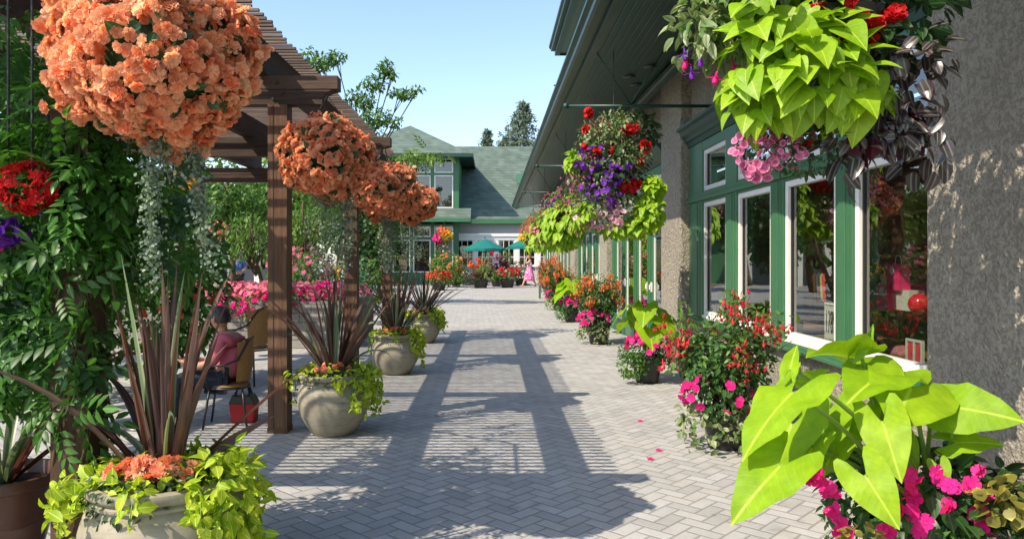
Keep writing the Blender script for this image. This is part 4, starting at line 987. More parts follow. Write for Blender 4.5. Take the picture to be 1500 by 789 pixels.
# pot A: nearest
ca = np.array([1.86, 3.22, 0]); t = T('potted_plant', 'near pot of huge glowing lime elephant ear leaves above magenta impatiens', 'potted plant', ca, GP)
black_pot(t, ca, .24, .40)
m, st = MB(), MB(); root = ca + [0, -.02, .42]
N0 = np.array([-.55, -.75, .38])
for A, a, Tp, b, n, w, kw in [
    ((1160, 575), 2.82, (1087, 676), 2.70, (-.75, -.45, .45), 0.82, dict(fold=.1)),
    ((1142, 683), 2.72, (1070, 770), 2.66, (-.55, -.70, .5), 0.88, dict(fold=.25)),
    ((1293, 618), 2.85, (1321, 708), 2.72, (-.45, -.8, .35), 0.88, dict(fold=.12)),
    ((1268, 697), 2.66, (1318, 776), 2.56, (-.5, -.75, .5), 0.98, dict(fold=.06)),
    ((1404, 597), 2.95, (1503, 618), 2.80, (-.35, -.85, .55), 1.12, dict(fold=.08)),
    ((1335, 566), 3.0, (1306, 628), 2.86, (-.2, -.85, .5), 1.56, dict(fold=.12)),
    ((1246, 524), 3.12, (1180, 524), 3.0, (-.2, .3, .9), 0.97, dict(fold=.55)),
    ((1296, 548), 3.08, (1240, 592), 2.92, (-.5, -.6, .65), 1.12, dict(fold=.3)),
    ((1212, 603), 3.12, (1206, 682), 3.05, (-.85, -.6, .15), 1.26, dict(fold=.2)),
    ((1400, 648), 2.98, (1473, 652), 2.92, (-.1, -.5, .8), 0.89, dict(fold=.1)),
    ((1160, 622), 3.1, (1118, 738), 3.08, (-.8, -.5, .1), 0.94, dict(fold=.3)),
    ((1190, 560), 3.15, (1216, 541), 3.05, (.2, -.3, .9), 0.97, dict(fold=.5)),
    ((1376, 682), 2.9, (1388, 712), 2.86, (-.4, -.8, .2), 1.12, dict(fold=.2)),
    ((1256, 510), 3.1, (1279, 474), 3.12, (.5, -.6, .5), 0.52, dict(fold=.6)),
    ((1158, 540), 2.86, (1168, 505), 2.9, (-.6, -.7, .2), 0.74, dict(fold=.5))]:
    put_leaf(m, st, root + rng.normal(size=3) * [.05, .05, .01], P(*A, a), P(*Tp, b), n, w, **kw)
for A, a, Tp, b, n, w, kw in [((1262, 600), 3.15, (1252, 655), 3.1, (-.5, -.8, .3), 1.0, dict(fold=.2)), ((1228, 640), 3.1, (1205, 700), 3.02, (-.6, -.7, .3), .95, dict(fold=.15)), ((1365, 600), 3.18, (1382, 640), 3.1, (-.3, -.8, .4), 1.0, dict(fold=.2)), ((1190, 655), 3.0, (1165, 720), 2.95, (-.8, -.4, .3), .9, dict(fold=.25)), ((1318, 640), 3.1, (1345, 690), 3.05, (-.3, -.8, .4), .9, dict(fold=.2))]: put_leaf(m, st, root, P(*A, a), P(*Tp, b), n, w, **kw)
m.build('big_leaves', M['aloc'], t, True); st.build('leaf_stalk', M['gstem'], t, True)
m = MB()
fol(m, OVATE, ca + [0, -.08, .52], (.42, .38, .22), 520, .075, 0, .3, .6, .7, .7, .4, -.4); fol(m, LEAF, ca + [-.28, -.12, .42], (.2, .2, .2), 420, .035, 1, .6, .8); fol(m, OVATE, ca + [.18, -.3, .5], (.25, .12, .18), 150, .065, 0)
fol(m, LEAF, ca + [0, -.38, .40], (.4, .1, .1), 420, .035, 1, .4, .8)
m.build('leaves', [M['dark'], M['mid']], t, True)
m = MB()
for q in [(1330, 693), (1340, 706), (1338, 724), (1370, 697), (1393, 712), (1420, 711), (1390, 742), (1443, 737), (1456, 741), (1429, 758), (1333, 749), (1229, 748), (1225, 772), (1238, 782), (1445, 782), (1217, 716), (1295, 706), (1186, 700), (1435, 692), (1350, 770), (1300, 775), (1205, 708), (1190, 690)]:
    p = P(q[0], q[1], 2.80 + rng.random() * .06); m.scatter(IMPAT, p + rng.normal(size=(3, 3)) * .012, unit(3), nz(np.array([-.45, -.8, .35]) + unit(3) * .35), .030 * (.85 + .3 * rng.random()))
m.build('impatiens_flowers', M['magenta'], t, True)
m = MB(); fol(m, ROUND, P(1478, 730, 2.75), (.10, .1, .07), 90, .05, 0, .2, .8, .6, .6, .3); fol(m, ROUND, P(1260, 785, 2.7), (.08, .06, .03), 40, .035)
m.build('curly_leaves', M_leaf('yellow_edged_leaf', (.16, .15, .03), (.20, .19, .035), .3, .5, edge=((.55, .48, .06), (.75, 1.0))), t, True)

def fuchsia_pot(label, loc, fm, r=(.55, .48, .52), zc=.82, nst=46, nfl=150, mag=30, vg=True, fs=.06, s=1.0):
    c = np.asarray(loc, float); t = T('potted_plant', label, 'potted plant', c, GP); black_pot(t, c, .19 * s, .32 * s)
    m = MB(); tips = stems_bush(m, c + [0, 0, .3], c + [0, 0, zc], r, nst, 30, LEAF, .055, 0, 1, -.45, .3, .05)
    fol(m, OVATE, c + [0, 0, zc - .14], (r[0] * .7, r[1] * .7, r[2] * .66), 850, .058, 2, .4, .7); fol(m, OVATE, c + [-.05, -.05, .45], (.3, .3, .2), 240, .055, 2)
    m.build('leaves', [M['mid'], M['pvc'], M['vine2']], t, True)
    m = MB(); d = np.repeat(rng.integers(0, len(tips), nfl // 4 + 1), 4)[:nfl]; p = (c + [0, 0, zc - .2]) + (tips[d] - (c + [0, 0, zc - .2])) * np.repeat(.72 + .3 * rng.random(nfl // 4 + 1), 4)[:nfl, None] + rng.normal(size=(nfl, 3)) * .04 - [0, 0, .02]
    m.scatter(FUCH, p, nz(np.array([0, 0, -1]) + unit(nfl) * .35), unit(nfl), fs * 1.0 * (.8 + .4 * rng.random(nfl))); m.build('fuchsia_flowers', M[fm], t, True)
    m = MB(); flw(m, IMPAT, c + [-.12, -.16, .46], (.30, .25, .17), mag, .036, 0, .8, -.6, (-.5, -.7, .3), .7); m.build('impatiens_flowers', M['magenta'], t, True)
    if vg:
        m = MB()
        for k in range(11):
            a = 2.6 + k * .26; p0 = c + [.18 * math.cos(a), .18 * math.sin(a), .32]; p2 = c + [.36 * math.cos(a), .36 * math.sin(a), .02 + .14 * rng.random()]
            strand(m, OVATE, [p0, (p0 + p2) / 2 + [.05 * math.cos(a), .05 * math.sin(a), .08], p2], 20, .058, 0, .03, .4)
        m.build('striped_leaves', M['varieg'], t, True)
    return t
def aloc_pot(label, loc, rz, s=1.0, n=7):
    c = np.asarray(loc, float); t = T('potted_plant', label, 'potted plant', c, GP); black_pot(t, c, .19, .34)
    m, st = MB(), MB()
    for k in range(n):
        a = rz + k * 2 * math.pi / n + rng.normal() * .25; rr = (.16 + .16 * rng.random()) * s; hz = (.78 + .28 * rng.random()) * (1 if k % 3 else .8)
        A = c + [rr * math.cos(a), rr * math.sin(a), hz]; L = (.30 + .12 * rng.random()) * s
        Tp = A + np.array([math.cos(a) * .62, math.sin(a) * .62, -.65 - .2 * rng.random()]) * L
        put_leaf(m, st, c + [0, 0, .33], A, Tp, nz(np.array([math.cos(a), math.sin(a), .9])), 1.15, fold=.14)
    m.build('big_leaves', M['aloc'], t, True); st.build('leaf_stalk', M['gstem'], t, True)
    m = MB(); fol(m, LEAF, c + [0, 0, .38], (.36, .33, .2), 800, .05, 0, .4); fol(m, LEAF, c + [-.22, -.15, .24], (.18, .16, .18), 380, .045, 1); m.build('leaves', [M['vine2'], M['mid']], t, True)
    m = MB(); flw(m, IMPAT, c + [.05, -.08, .46], (.36, .30, .17), 75, .038, 0, .85, -.3, (-.4, -.7, .4), .7); m.build('impatiens_flowers', M['magenta'], t, True)
    return t
fuchsia_pot('bushy red fuchsia in a black pot under the first shop windows', (1.90, 6.05, 0), 'fred', nfl=230, mag=34)
aloc_pot('mid sized lime elephant ear with magenta impatiens, by the second pier', (1.92, 9.2, 0), 2.3, 1.0, 8)
fuchsia_pot('orange fuchsia with pink impatiens in a tall black pot before the shop doors', (1.90, 13.3, 0), 'orangef', (.52, .5, .52), .92, 44, 240, 70, True, .07, 1.15)
aloc_pot('smaller looking lime elephant ear before the far shop doors', (1.88, 17.8, 0), 3.0, 1.15, 8)
fuchsia_pot('orange fuchsia bush farther along, beyond the smaller lime elephant ear', (1.90, 21.8, 0), 'orangef', (.6, .5, .6), .95, 40, 260, 40, True, .08)
fuchsia_pot('yellowish orange fuchsia farthest along the shop wall by the green stand', (2.0, 25.6, 0), 'orangef', (.6, .5, .7), 1.0, 40, 300, 20, False, .08)
# flower stand
c = P(793, 437, 28); c[2] = 0; t = T('flower_stand', 'slim green post stand with a trough of pale flowers near the walking woman', 'flower stand', c)
for dx in (-.06, .34):
    for dy in (-.15, .15):
        m = MB(); m.box(c[0] + dx - .03, c[0] + dx + .03, c[1] + dy - .03, c[1] + dy + .03, 0, .88); m.build('leg', M['green'], t)
m = MB(); m.box(c[0] - .1, c[0] + .38, c[1] - .2, c[1] + .2, .88, 1.08); m.build('trough', M['green'], t)
m = MB(); fol(m, LEAF, c + [.14, 0, 1.12], (.36, .3, .16), 320, .06); m.build('leaves', M['varieg'], t, True)
m = MB(); flw(m, PETUNIA, c + [.14, 0, 1.14], (.36, .3, .16), 26, .05); m.build('flowers', M['pet'], t, True)
# fallen petals
for px, py in ((965, 660), (953, 673), (938, 617)):
    q = P(px, py, EYE * F / (py - VY)); m = MB(); m.scatter(STAR, [q + [0, 0, .006]], [(1, .2, .1)], [(.1, -.2, 1)], .03)
    tag(m.build('fallen_petal', M['magenta'], loc=q), 'small magenta petal fallen on the pavers before the red fuchsia', 'petal', 'fallen petals on the walk')

# ================================================================== courtyard behind the pergola
bed = T('raised_bed', 'raised grey block flower bed heaped with pink impatiens across the courtyard', 'flower bed', (-4.7, 13.6, 0))
def m_block():
    t_ = NT('grey_block'); co = t_.coord(); b = t_.new('ShaderNodeTexBrick'); X, Y, Z = t_.sep(co); t_.link(t_.comb(t_.math('ADD', X, Y), Z), b.inputs['Vector'])
    b.inputs['Scale'].default_value = 1; b.inputs['Brick Width'].default_value = .4; b.inputs['Row Height'].default_value = .15; b.inputs['Mortar Size'].default_value = .006
    b.inputs['Color1'].default_value = (.30, .29, .27, 1); b.inputs['Color2'].default_value = (.22, .215, .20, 1); b.inputs['Mortar'].default_value = (.09, .085, .08, 1)
    n = t_.noise(co, 12, 5, .7); k = t_.math('ADD', t_.math('MULTIPLY', n, .6), .7); c_ = t_.mix(1.0, b.outputs[0], t_.comb(k, k, k), 'MULTIPLY')
    return t_.done(t_.bsdf(c_, .9, .2, 0, t_.bump(t_.math('ADD', t_.math('SUBTRACT', 1.0, b.outputs[1]), t_.math('MULTIPLY', n, .5)), .6, .012)).outputs[0])
m = MB(); m.box(-8, -2.5, 12.6, 12.9, 0, .80); m.box(-8, -7.7, 12.9, 15.5, 0, .80); m.box(-2.8, -2.5, 12.9, 15.5, 0, .80); m.box(-7.7, -2.8, 15.2, 15.5, 0, .80); m.build('wall', m_block(), bed, bevel=.01)
m = MB(); m.box(-7.7, -2.8, 12.9, 15.2, .02, .70); m.build('soil', M['soil'], bed)
m = MB()
for x in np.arange(-7.4, -2.6, .45): fol(m, OVATE, (x, 13.2 + .3 * rng.random(), .86), (.42, .7, .20), 170, .075, 0, .3, .7)
fol(m, OVATE, (-4.0, 12.55, .72), (.7, .16, .22), 260, .07); m.build('leaves', M['mid'], bed, True)
m = MB()
for x in np.arange(-7.4, -2.6, .3): flw(m, IMPAT, (x, 13.2 + .3 * rng.random(), .90), (.42, .7, .22), 85, .05, 0, .85, -.3)
m.build('pink_flowers', M['pink'], bed, True)
m = MB(); flw(m, IMPAT, (-4.0, 12.55, .74), (.72, .2, .24), 130, .048, 0, .8); flw(m, IMPAT, (-2.9, 12.7, .92), (.5, .3, .2), 40, .05, 0, .8); m.build('magenta_flowers', M['magenta'], bed, True)

def shrub(label, loc, blobs, leaf, tpl=OVATE, flowers=None, cat='shrub', name='shrub'):
    c = np.asarray(loc, float); t = T(name, label, cat, c); m = MB()
    for off, r, n, sz in blobs: fol(m, tpl, c + np.asarray(off), r, n, sz, 0, .35, .7, .5, .7, .5)
    m.build('leaves', M[leaf], t, True); m = MB()
    for off, r, n, sz in blobs[:4]:
        q = c + np.asarray(off); m.tube([c, (c + q) / 2 + [.05, 0, 0], q], [.03, .02, .01], 6)
    m.build('stem', M['pvc'], t, True)
    if flowers:
        for nm, mat, fl_tpl, off, r, n, sz in flowers:
            m = MB(); flw(m, fl_tpl, c + np.asarray(off), r, n, sz, 0, .8); m.build(nm, M[mat], t, True)
    return t
shrub('tall leafy shrub between the vine covered post and the seated man', (-3.9, 8.9, 0), [((0, 0, 1.6), (.75, .6, .7), 900, .11), ((-.3, .1, .8), (.7, .6, .7), 700, .11), ((.35, -.1, 1.0), (.4, .5, .6), 420, .10), ((-.2, 0, 2.2), (.5, .5, .4), 350, .11)], 'vine', OVATE, [('coral_flowers', 'coral', BEGONIA, (.2, -.35, 1.15), (.6, .3, .35), 24, .05)])
shrub('leafy shrub with violet flowers left of the round cafe table', (-4.55, 7.9, 0), [((0, 0, 1.5), (.6, .5, .75), 800, .10), ((-.2, .1, .7), (.6, .5, .6), 600, .10), ((.1, 0, 2.15), (.45, .4, .35), 320, .10)], 'mid', OVATE, [('purple_flowers', 'purple', PETUNIA, (.1, -.2, 1.7), (.5, .4, .5), 46, .05)])
shrub('broad dark shrub at the left edge beyond the wisteria', (-6.6, 9.6, 0), [((0, 0, 1.0), (1.2, .8, 1.0), 1300, .13), ((-.9, .2, 1.6), (.8, .7, .8), 600, .13), ((.8, 0, .7), (.7, .6, .7), 500, .12)], 'mid')
shrub('rosy leaved shrub behind the raised flower bed', (-4.35, 16.8, 0), [((0, 0, 1.2), (.75, .6, .55), 700, .10), ((.2, 0, .7), (.6, .5, .5), 400, .1)], 'mid', OVATE, [('pink_blossom', 'pink', STAR, (0, -.1, 1.3), (.75, .6, .5), 130, .06)])
shrub('low dark green shrub with yellow flowers behind the third pergola post', (-3.2, 17.2, 0), [((0, 0, .9), (.8, .6, .6), 700, .10)], 'vine2', OVATE, [('yellow_flowers', 'yellow', STAR, (-.2, -.3, 1.2), (.3, .3, .2), 26, .07)])
def small_basket(label, loc, leaf, fl, R0):
    c = np.asarray(loc, float); t = T('hanging_basket', label, 'hanging basket', c); m = MB(); m.lathe([(.001, -R0 * .5), (R0 * .35, -R0 * .35), (R0 * .5, 0), (.001, 0)], c, 18); m.build('bowl', M['plastic'], t, True)
    m = MB(); fol(m, OVATE, c + [0, 0, .02], (R0, R0, R0 * .8), 420 if R0 > .2 else 120, .07 if R0 > .2 else .04); m.build('leaves', M[leaf], t, True)
    for nm, mat, tpl, off, r, n, sz in fl: m = MB(); flw(m, tpl, c + np.asarray(off), r, n, sz, 0, .75); m.build(nm, M[mat], t, True)
    m = MB(); m.tube([c, (c[0], c[1], 2.9)], .006, 5); m.build('chain', M['chain'], t)
    return t
small_basket('hanging basket of violet and yellow flowers seen through the silver trailers', P(255, 305, 9.95), 'mid', [('purple_flowers', 'purple', PETUNIA, (-.02, -.1, -.08), (.36, .3, .32), 80, .055), ('yellow_flowers', 'yellow', PETUNIA, (.05, -.1, .35), (.28, .2, .12), 34, .05), ('coral_flowers', 'coral', BEGONIA, (-.4, -.1, -.2), (.15, .1, .15), 12, .05)], .36)
small_basket('bright scarlet flower basket at the left edge amid the wisteria', P(47, 276, 3.22), 'mid', [('red_flowers', 'red', STAR, (0, -.03, 0), (.125, .09, .115), 170, .024)], .075)
small_basket('violet petunia basket at the left edge below the scarlet one', P(12, 342, 3.3), 'mid', [('purple_flowers', 'purple', PETUNIA, (0, -.05, 0), (.10, .08, .06), 60, .026), ('pink_flowers', 'magenta', PETUNIA, (-.04, -.06, -.03), (.06, .06, .05), 20, .024)], .09)

# cafe chairs, table, bag
wick = M_plain('woven_wicker', (.30, .16, .055), .6, .3, var=.5, nscale=70, bump=1.0, bscale=90)
def cafe_chair(label, loc, rz, s=.88):
    t = T('cafe_chair', label, 'chair', (0, 0, 0), 'wicker cafe chairs under the pergola'); h = .43
    m = MB(); m.lathe([(.001, h), (.20, h), (.215, h + .012), (.20, h + .03), (.001, h + .035)], (0, 0, 0), 28); m.build('seat', wick, t, True, auto=50)
    m = MB(); a = np.linspace(-1.05, 1.05, 11)
    V = []
    for z, r in ((h + .06, .20), (h + .22, .225), (h + .36, .235), (h + .45, .225)): V += [(-r * math.cos(q) * 1.02, r * math.sin(q), z + (.05 * math.cos(q) if z > h + .4 else 0)) for q in a]
    V2 = [(x * 1.06, y * 1.06, z) for x, y, z in V]; n = 11; Fq = []
    for r_ in range(3):
        for k in range(10): q = r_ * n + k; Fq += [(q, q + 1, q + n + 1, q + n), (44 + q, 44 + q + n, 44 + q + n + 1, 44 + q + 1)]
    m.add(V + V2, np.array(Fq)); m.build('backrest', wick, t, True)
    m = MB()
    for k, (x, y) in enumerate(((.17, .15), (.17, -.15), (-.16, .15), (-.16, -.15))):
        m2 = MB(); m2.tube([(x, y, h), (x * 1.35, y * 1.3, 0)], .012, 8); m2.build('leg', M['black'], t, True)
    for s_ in (-1, 1):
        m2 = MB(); m2.tube([(.17, s_ * .20, h - .02), (.20, s_ * .25, h + .16), (.16, s_ * .265, h + .24), (0, s_ * .27, h + .25), (-.13, s_ * .235, h + .30), (-.22, s_ * .12, h + .49), (-.245, 0, h + .52)], .012, 8); m2.tube([(.1, s_ * .262, h + .24), (.06, s_ * .24, h + .12), (.0, s_ * .24, h + .13), (.03, s_ * .25, h + .2)], .008, 6); m2.build('armrest', M['black'], t, True)
    m.lathe([(.215, h - .02), (.222, h - .01), (.215, h)], (0, 0, 0), 28); m.build('seat_frame', M['black'], t, True)
    t.location = loc; t.rotation_euler = (0, 0, rz); t.scale = (s, s, s)
    return t
MX, MY = -2.46, 6.85
ch = cafe_chair('wicker cafe chair holding the man in the pink shirt', (MX + .02, MY, 0), R(188), .86)
c2 = dup(ch, (-2.98, 9.15, 0), R(155), 1.0, 'empty wicker cafe chair with scrolled black arms behind the seated man')
c3 = dup(ch, (-3.75, 6.75, 0), R(10), .9, 'wicker cafe chair across the round table from the seated man')
t = T('cafe_table', 'round pale cafe table in front of the man in the pink shirt', 'table', (-3.2, 6.8, 0)); m = MB(); m.lathe([(.001, .60), (.30, .60), (.31, .61), (.30, .625), (.001, .627)], (-3.2, 6.8, 0), 32); m.build('tabletop', M_plain('pale_top', (.55, .52, .46), .4, .4), t, True, auto=40)
m = MB(); m.tube([(-3.2, 6.8, .05), (-3.2, 6.8, .60)], .025, 10); m.build('column', M['black'], t, True); m = MB(); m.lathe([(.2, 0), (.2, .015), (.04, .05), (.001, .06)], (-3.2, 6.8, 0), 20); m.build('base', M['black'], t, True)
c = np.array([-3.12, 6.72, .629]); m = MB(); m.lathe([(.001, 0), (.03, 0), (.04, .09), (.042, .1), (.036, .1), (.028, .01), (.001, .01)], c, 16); tag(m.build('cup', M_plain('blue_cup', (.02, .08, .5), .3, .5), loc=c, smooth=True), 'blue cup standing on the round cafe table', 'cup')
c = np.array([-2.36, 7.0, 0]); t = T('shoulder_bag', 'red and black bag on the ground beside the seated man', 'bag', c); m = MB(); m.prism([(c[0] - .10, .0), (c[0] + .12, .0), (c[0] + .13, .17), (c[0] + .08, .25), (c[0] - .08, .25), (c[0] - .12, .17)], 'y', c[1] - .07, c[1] + .07); m.build('bag_body', M_plain('red_nylon', (.42, .02, .02), .6, .3, var=.2), t, bevel=.02)
m = MB(); m.prism([(c[0] - .122, .175), (c[0] + .135, .175), (c[0] + .085, .262), (c[0] - .085, .262)], 'y', c[1] - .078, c[1] + .078); m.build('flap', M['black'], t, bevel=.01); m = MB(); m.tube([c + [-.08, 0, .26], c + [-.03, 0, .36], c + [.05, 0, .36], c + [.08, 0, .26]], .01, 6); m.build('strap', M['black'], t, True)

# ================================================================== people
skin = M_plain('skin', (.42, .22, .14), .5, .35, var=.05); skin2 = M_plain('pale_skin', (.62, .36, .27), .5, .35, var=.05)
hairm = M_plain('dark_hair', (.014, .011, .010), .45, .5, var=.3, nscale=60); hairr = M_plain('auburn_hair', (.30, .10, .035), .5, .4, var=.3)
def skinned(name, verts, edges, rad, mat, parent, sub=2):
    org = ORG[parent] if parent is not None else np.zeros(3)
    me = bpy.data.meshes.new(name); me.from_pydata([tuple(np.asarray(v) - org) for v in verts], edges, []); o = bpy.data.objects.new(name, me); COL.objects.link(o)
    me.materials.append(mat); s = o.modifiers.new('skin', 'SKIN'); s.use_smooth_shade = True
    for i, r in enumerate(rad): me.skin_vertices[0].data[i].radius = (r, r) if np.isscalar(r) else r
    me.skin_vertices[0].data[0].use_root = True
    b = o.modifiers.new('sub', 'SUBSURF'); b.levels = sub; b.render_levels = sub
    o.parent = parent; ORG[o] = org
    return o
def chain(vs, es, rs, start, pts):
    p = start
    for q, r in pts: vs.append(q); rs.append(r); es.append((p, len(vs) - 1)); p = len(vs) - 1
    return p
def head(parent, c, look, s, skm, body):
    """ellipsoid skull with brow, nose, chin, ears; 'look' is the facing direction in plan"""
    f = nz(np.array([look[0], look[1], look[2] if len(look) > 2 else 0.])); sd = nz(np.cross(f, [0, 0, 1])); up = np.cross(sd, f)
    m = MB(); nu, nv = 24, 16; V = []
    for i in range(nv + 1):
        a = math.pi * i / nv
        for j in range(nu):
            b = 2 * math.pi * j / nu; x, y, z = math.sin(a) * math.cos(b), math.sin(a) * math.sin(b), -math.cos(a)
            k = 1.0
            fx, sy, uz = x * .098, y * .077, z * .118
            if z < -.1: sy *= 1 - .28 * (-z - .1); fx *= 1 - (.12 if x > 0 else .45) * (-z - .1)
            if x > .5:
                if abs(y) < .22 and -.38 < z < .12: fx += .024 * (1 - abs(y) / .22) * (1 - abs(z + .22) / .36)
                if .15 < abs(y) < .55 and -.02 < z < .22: fx -= .009
                if abs(y) < .3 and -.62 < z < -.45: fx += .006
            V.append(c + s * (f * fx + sd * sy + up * uz))
    Fq = [(i * nu + j, i * nu + (j + 1) % nu, (i + 1) * nu + (j + 1) % nu, (i + 1) * nu + j) for i in range(nv) for j in range(nu)]
    m.add(V, np.array(Fq))
    for q in (-1, 1):
        e = c + s * (sd * q * .079 - f * .004 - up * .004); m.tube([e - up * .03 * s, e + sd * q * .012 * s, e + up * .03 * s], [.008 * s, .014 * s, .012 * s], 6)
    m.build('head', skm, body, True)
    m = MB()
    for q in (-1, 1): e = c + s * (f * .083 + sd * q * .030 + up * .012); m.lathe([(.001, -.008 * s), (.010 * s, 0), (.001, .008 * s)], e, 8)
    m.build('eyes', M['black'], body, True)
    return f, sd, up
def hair_cap(parent, c, f, sd, up, s, mat, low=-.15, back=1.05):
    m = MB(); nu, nv = 28, 12; V = []
    for i in range(nv + 1):
        a = i / nv
        for j in range(nu):
            b = 2 * math.pi * j / nu; cb = math.cos(b); zmin = .42 if cb > .55 else (low - .25 if cb < -.1 else low + .45 * (cb + .1))
            z = 1 - (1 - zmin) * a; rr = math.sqrt(max(0, 1 - z * z)) if z > -1 else 0
            k = 1.07 + .02 * math.sin(b * 9 + a * 7)
            V.append(c + s * k * (f * cb * rr * .099 * (back if cb < 0 else 1) + sd * math.sin(b) * rr * .079 + up * z * .119))
    Fq = [(i * nu + j, i * nu + (j + 1) % nu, (i + 1) * nu + (j + 1) % nu, (i + 1) * nu + j) for i in range(nv) for j in range(nu)]
    m.add(V, np.array(Fq)); return m.build('hair', mat, parent, True)
def hand(vs, es, rs, wrist, d, side, s=1.0):
    d = nz(np.asarray(d, float)); side = nz(np.asarray(side, float)); dn = np.cross(d, side); w = np.asarray(vs[wrist])
    vs.append(w + d * .045 * s); rs.append((.030 * s, .018 * s)); es.append((wrist, len(vs) - 1)); pl = len(vs) - 1
    for k, (o, l) in enumerate(((-.030, .065), (-.010, .08), (.011, .075), (.031, .058))):
        b = w + d * .075 * s + side * o * s
        chain(vs, es, rs, pl, [(b, .010 * s), (b + (d * .6 + dn * .3) * l * .6 * s, .009 * s), (b + (d * .75 + dn * .7) * l * s, .007 * s)])
    chain(vs, es, rs, wrist, [(w + d * .03 * s - side * .034 * s, .012 * s), (w + d * .065 * s - side * .052 * s + dn * .02, .010 * s)])
def one_body(body):
    import bmesh
    par = body.parent; dg = bpy.context.evaluated_depsgraph_get(); dg.update(); me = bpy.data.meshes.new_from_object(body.evaluated_get(dg))
    bm = bmesh.new(); bm.from_mesh(me)
    for o in [c for c in par.children if c.name.split('.')[0] in ('head', 'eyes')]:
        k = len(bm.faces); bm.from_mesh(o.data); bm.faces.ensure_lookup_table()
        for f_ in bm.faces[k:]: f_.material_index = 1 if o.name.startswith('eyes') else 0; f_.smooth = True
        bpy.data.objects.remove(o)
    out = bpy.data.meshes.new('body'); bm.to_mesh(out); bm.free(); sk_ = body.data.materials[0]; body.modifiers.clear(); body.data = out; out.materials.clear(); out.materials.append(sk_); out.materials.append(M['black'])
# seated man
mp = T('person', 'dark haired man in a pink shirt seated with his back to the walk', 'person', (MX, MY, 0))
s = .88; X0, Z0 = MX, .40
vs = [np.array([MX - .02, MY, .43])]; rs = [.115]; es = []
neck = chain(vs, es, rs, 0, [((MX + .02, MY, .58), .12), ((MX + .01, MY, .73), .135), ((MX - .02, MY, .815), .10), ((MX - .035, MY, .86), .052), ((MX - .055, MY, .93), .05)])
for q in (-1, 1):
    e = chain(vs, es, rs, 3, [((MX - .01, MY + q * .165, .785), .062), ((MX - .06, MY + q * .215, .60), .045), ((MX - .26, MY + q * .17, .56), .036), ((MX - .34, MY + q * .13, .60), .026)])
    hand(vs, es, rs, e, (-1, -q * .3, .25), (0, q, 0.2), .85)
    chain(vs, es, rs, 0, [((MX - .05, MY + q * .09, .43), .085), ((MX - .40, MY + q * .11, .45), .062), ((MX - .42, MY + q * .11, .25), .05), ((MX - .40, MY + q * .11, .06), .035), ((MX - .48, MY + q * .12, .035), .034), ((MX - .55, MY + q * .12, .025), .026)])
body = skinned('body', vs, es, rs, skin, mp)
hc = np.array([MX - .07, MY, .985]); f, sd, up = head(mp, hc, (-1, .35, -.08), .92, skin, mp); hair_cap(mp, hc, f, sd, up, .95, hairm, -.1, 1.08)
vs = [np.array([MX - .02, MY, .42])]; rs = [.13]; es = []
chain(vs, es, rs, 0, [((MX + .02, MY, .58), .137), ((MX + .01, MY, .73), .150), ((MX - .02, MY, .82), .112), ((MX - .035, MY, .865), .066)])
for q in (-1, 1): chain(vs, es, rs, 3, [((MX - .01, MY + q * .165, .785), .076), ((MX - .05, MY + q * .212, .63), .062), ((MX - .12, MY + q * .205, .585), .056)])
skinned('shirt', vs, es, rs, M_plain('pink_cotton', (.58, .14, .19), .85, .15, var=.12, nscale=14, bump=.5, bscale=18), mp)
vs = [np.array([MX - .02, MY, .42])]; rs = [.125]; es = []
for q in (-1, 1): chain(vs, es, rs, 0, [((MX - .05, MY + q * .09, .43), .095), ((MX - .40, MY + q * .11, .45), .076), ((MX - .42, MY + q * .11, .25), .064), ((MX - .405, MY + q * .11, .09), .055)])
skinned('trousers', vs, es, rs, M_plain('dark_denim', (.02, .025, .04), .8, .2, var=.2), mp)
m = MB()
for q in (-1, 1):
    a = hc + .92 * (f * .07 + sd * q * .036 + up * .108); m.lathe([(.001, -.003), (.024, 0), (.001, .003)], a, 12); m.tube([a + sd * q * .022, hc + .92 * (sd * q * .082 + up * .07 - f * .02)], .003, 5)
m.build('sunglasses', M['black'], mp, True)
one_body(body)
# walking woman far away
w0 = P(776, 419.5, 39.2); w0[2] = 0; wp = T('person', 'woman in a pink patterned skirt striding past the far planters', 'person', w0)
W = lambda x, y, z: w0 + np.array([x, y, z])
vs = [W(0, 0, .92)]; rs = [.13]; es = []
chain(vs, es, rs, 0, [(W(.01, 0, 1.08), .11), (W(0, 0, 1.26), .125), (W(0, 0, 1.36), .10), (W(-.01, 0, 1.42), .05), (W(-.02, 0, 1.49), .048)])
e = chain(vs, es, rs, 3, [(W(-.02, -.16, 1.33), .058), (W(-.20, -.2, 1.22), .042), (W(-.20, -.16, 1.44), .034), (W(-.16, -.12, 1.52), .026)]); hand(vs, es, rs, e, (.2, .2, .9), (0, 1, 0), .9)
e = chain(vs, es, rs, 3, [(W(.02, .16, 1.33), .058), (W(.10, .22, 1.1), .042), (W(.03, .22, .9), .034), (W(.0, .22, .84), .026)]); hand(vs, es, rs, e, (-.3, 0, -.9), (0, 1, 0), .9)
chain(vs, es, rs, 0, [(W(-.05, -.08, .85), .105), (W(-.22, -.08, .50), .07), (W(-.36, -.08, .12), .042), (W(-.42, -.08, .04), .036), (W(-.54, -.08, .05), .028)])
chain(vs, es, rs, 0, [(W(.03, .08, .85), .105), (W(.10, .08, .48), .07), (W(.32, .08, .16), .042), (W(.34, .08, .06), .036), (W(.24, .08, .025), .028)])
body = skinned('body', vs, es, rs, skin2, wp, 2)
hc = W(-.03, 0, 1.58); f, sd, up = head(wp, hc, (-1, -.2, 0), 1.0, skin2, wp); hair_cap(wp, hc, f, sd, up, 1.05, hairr, -.6, 1.25)
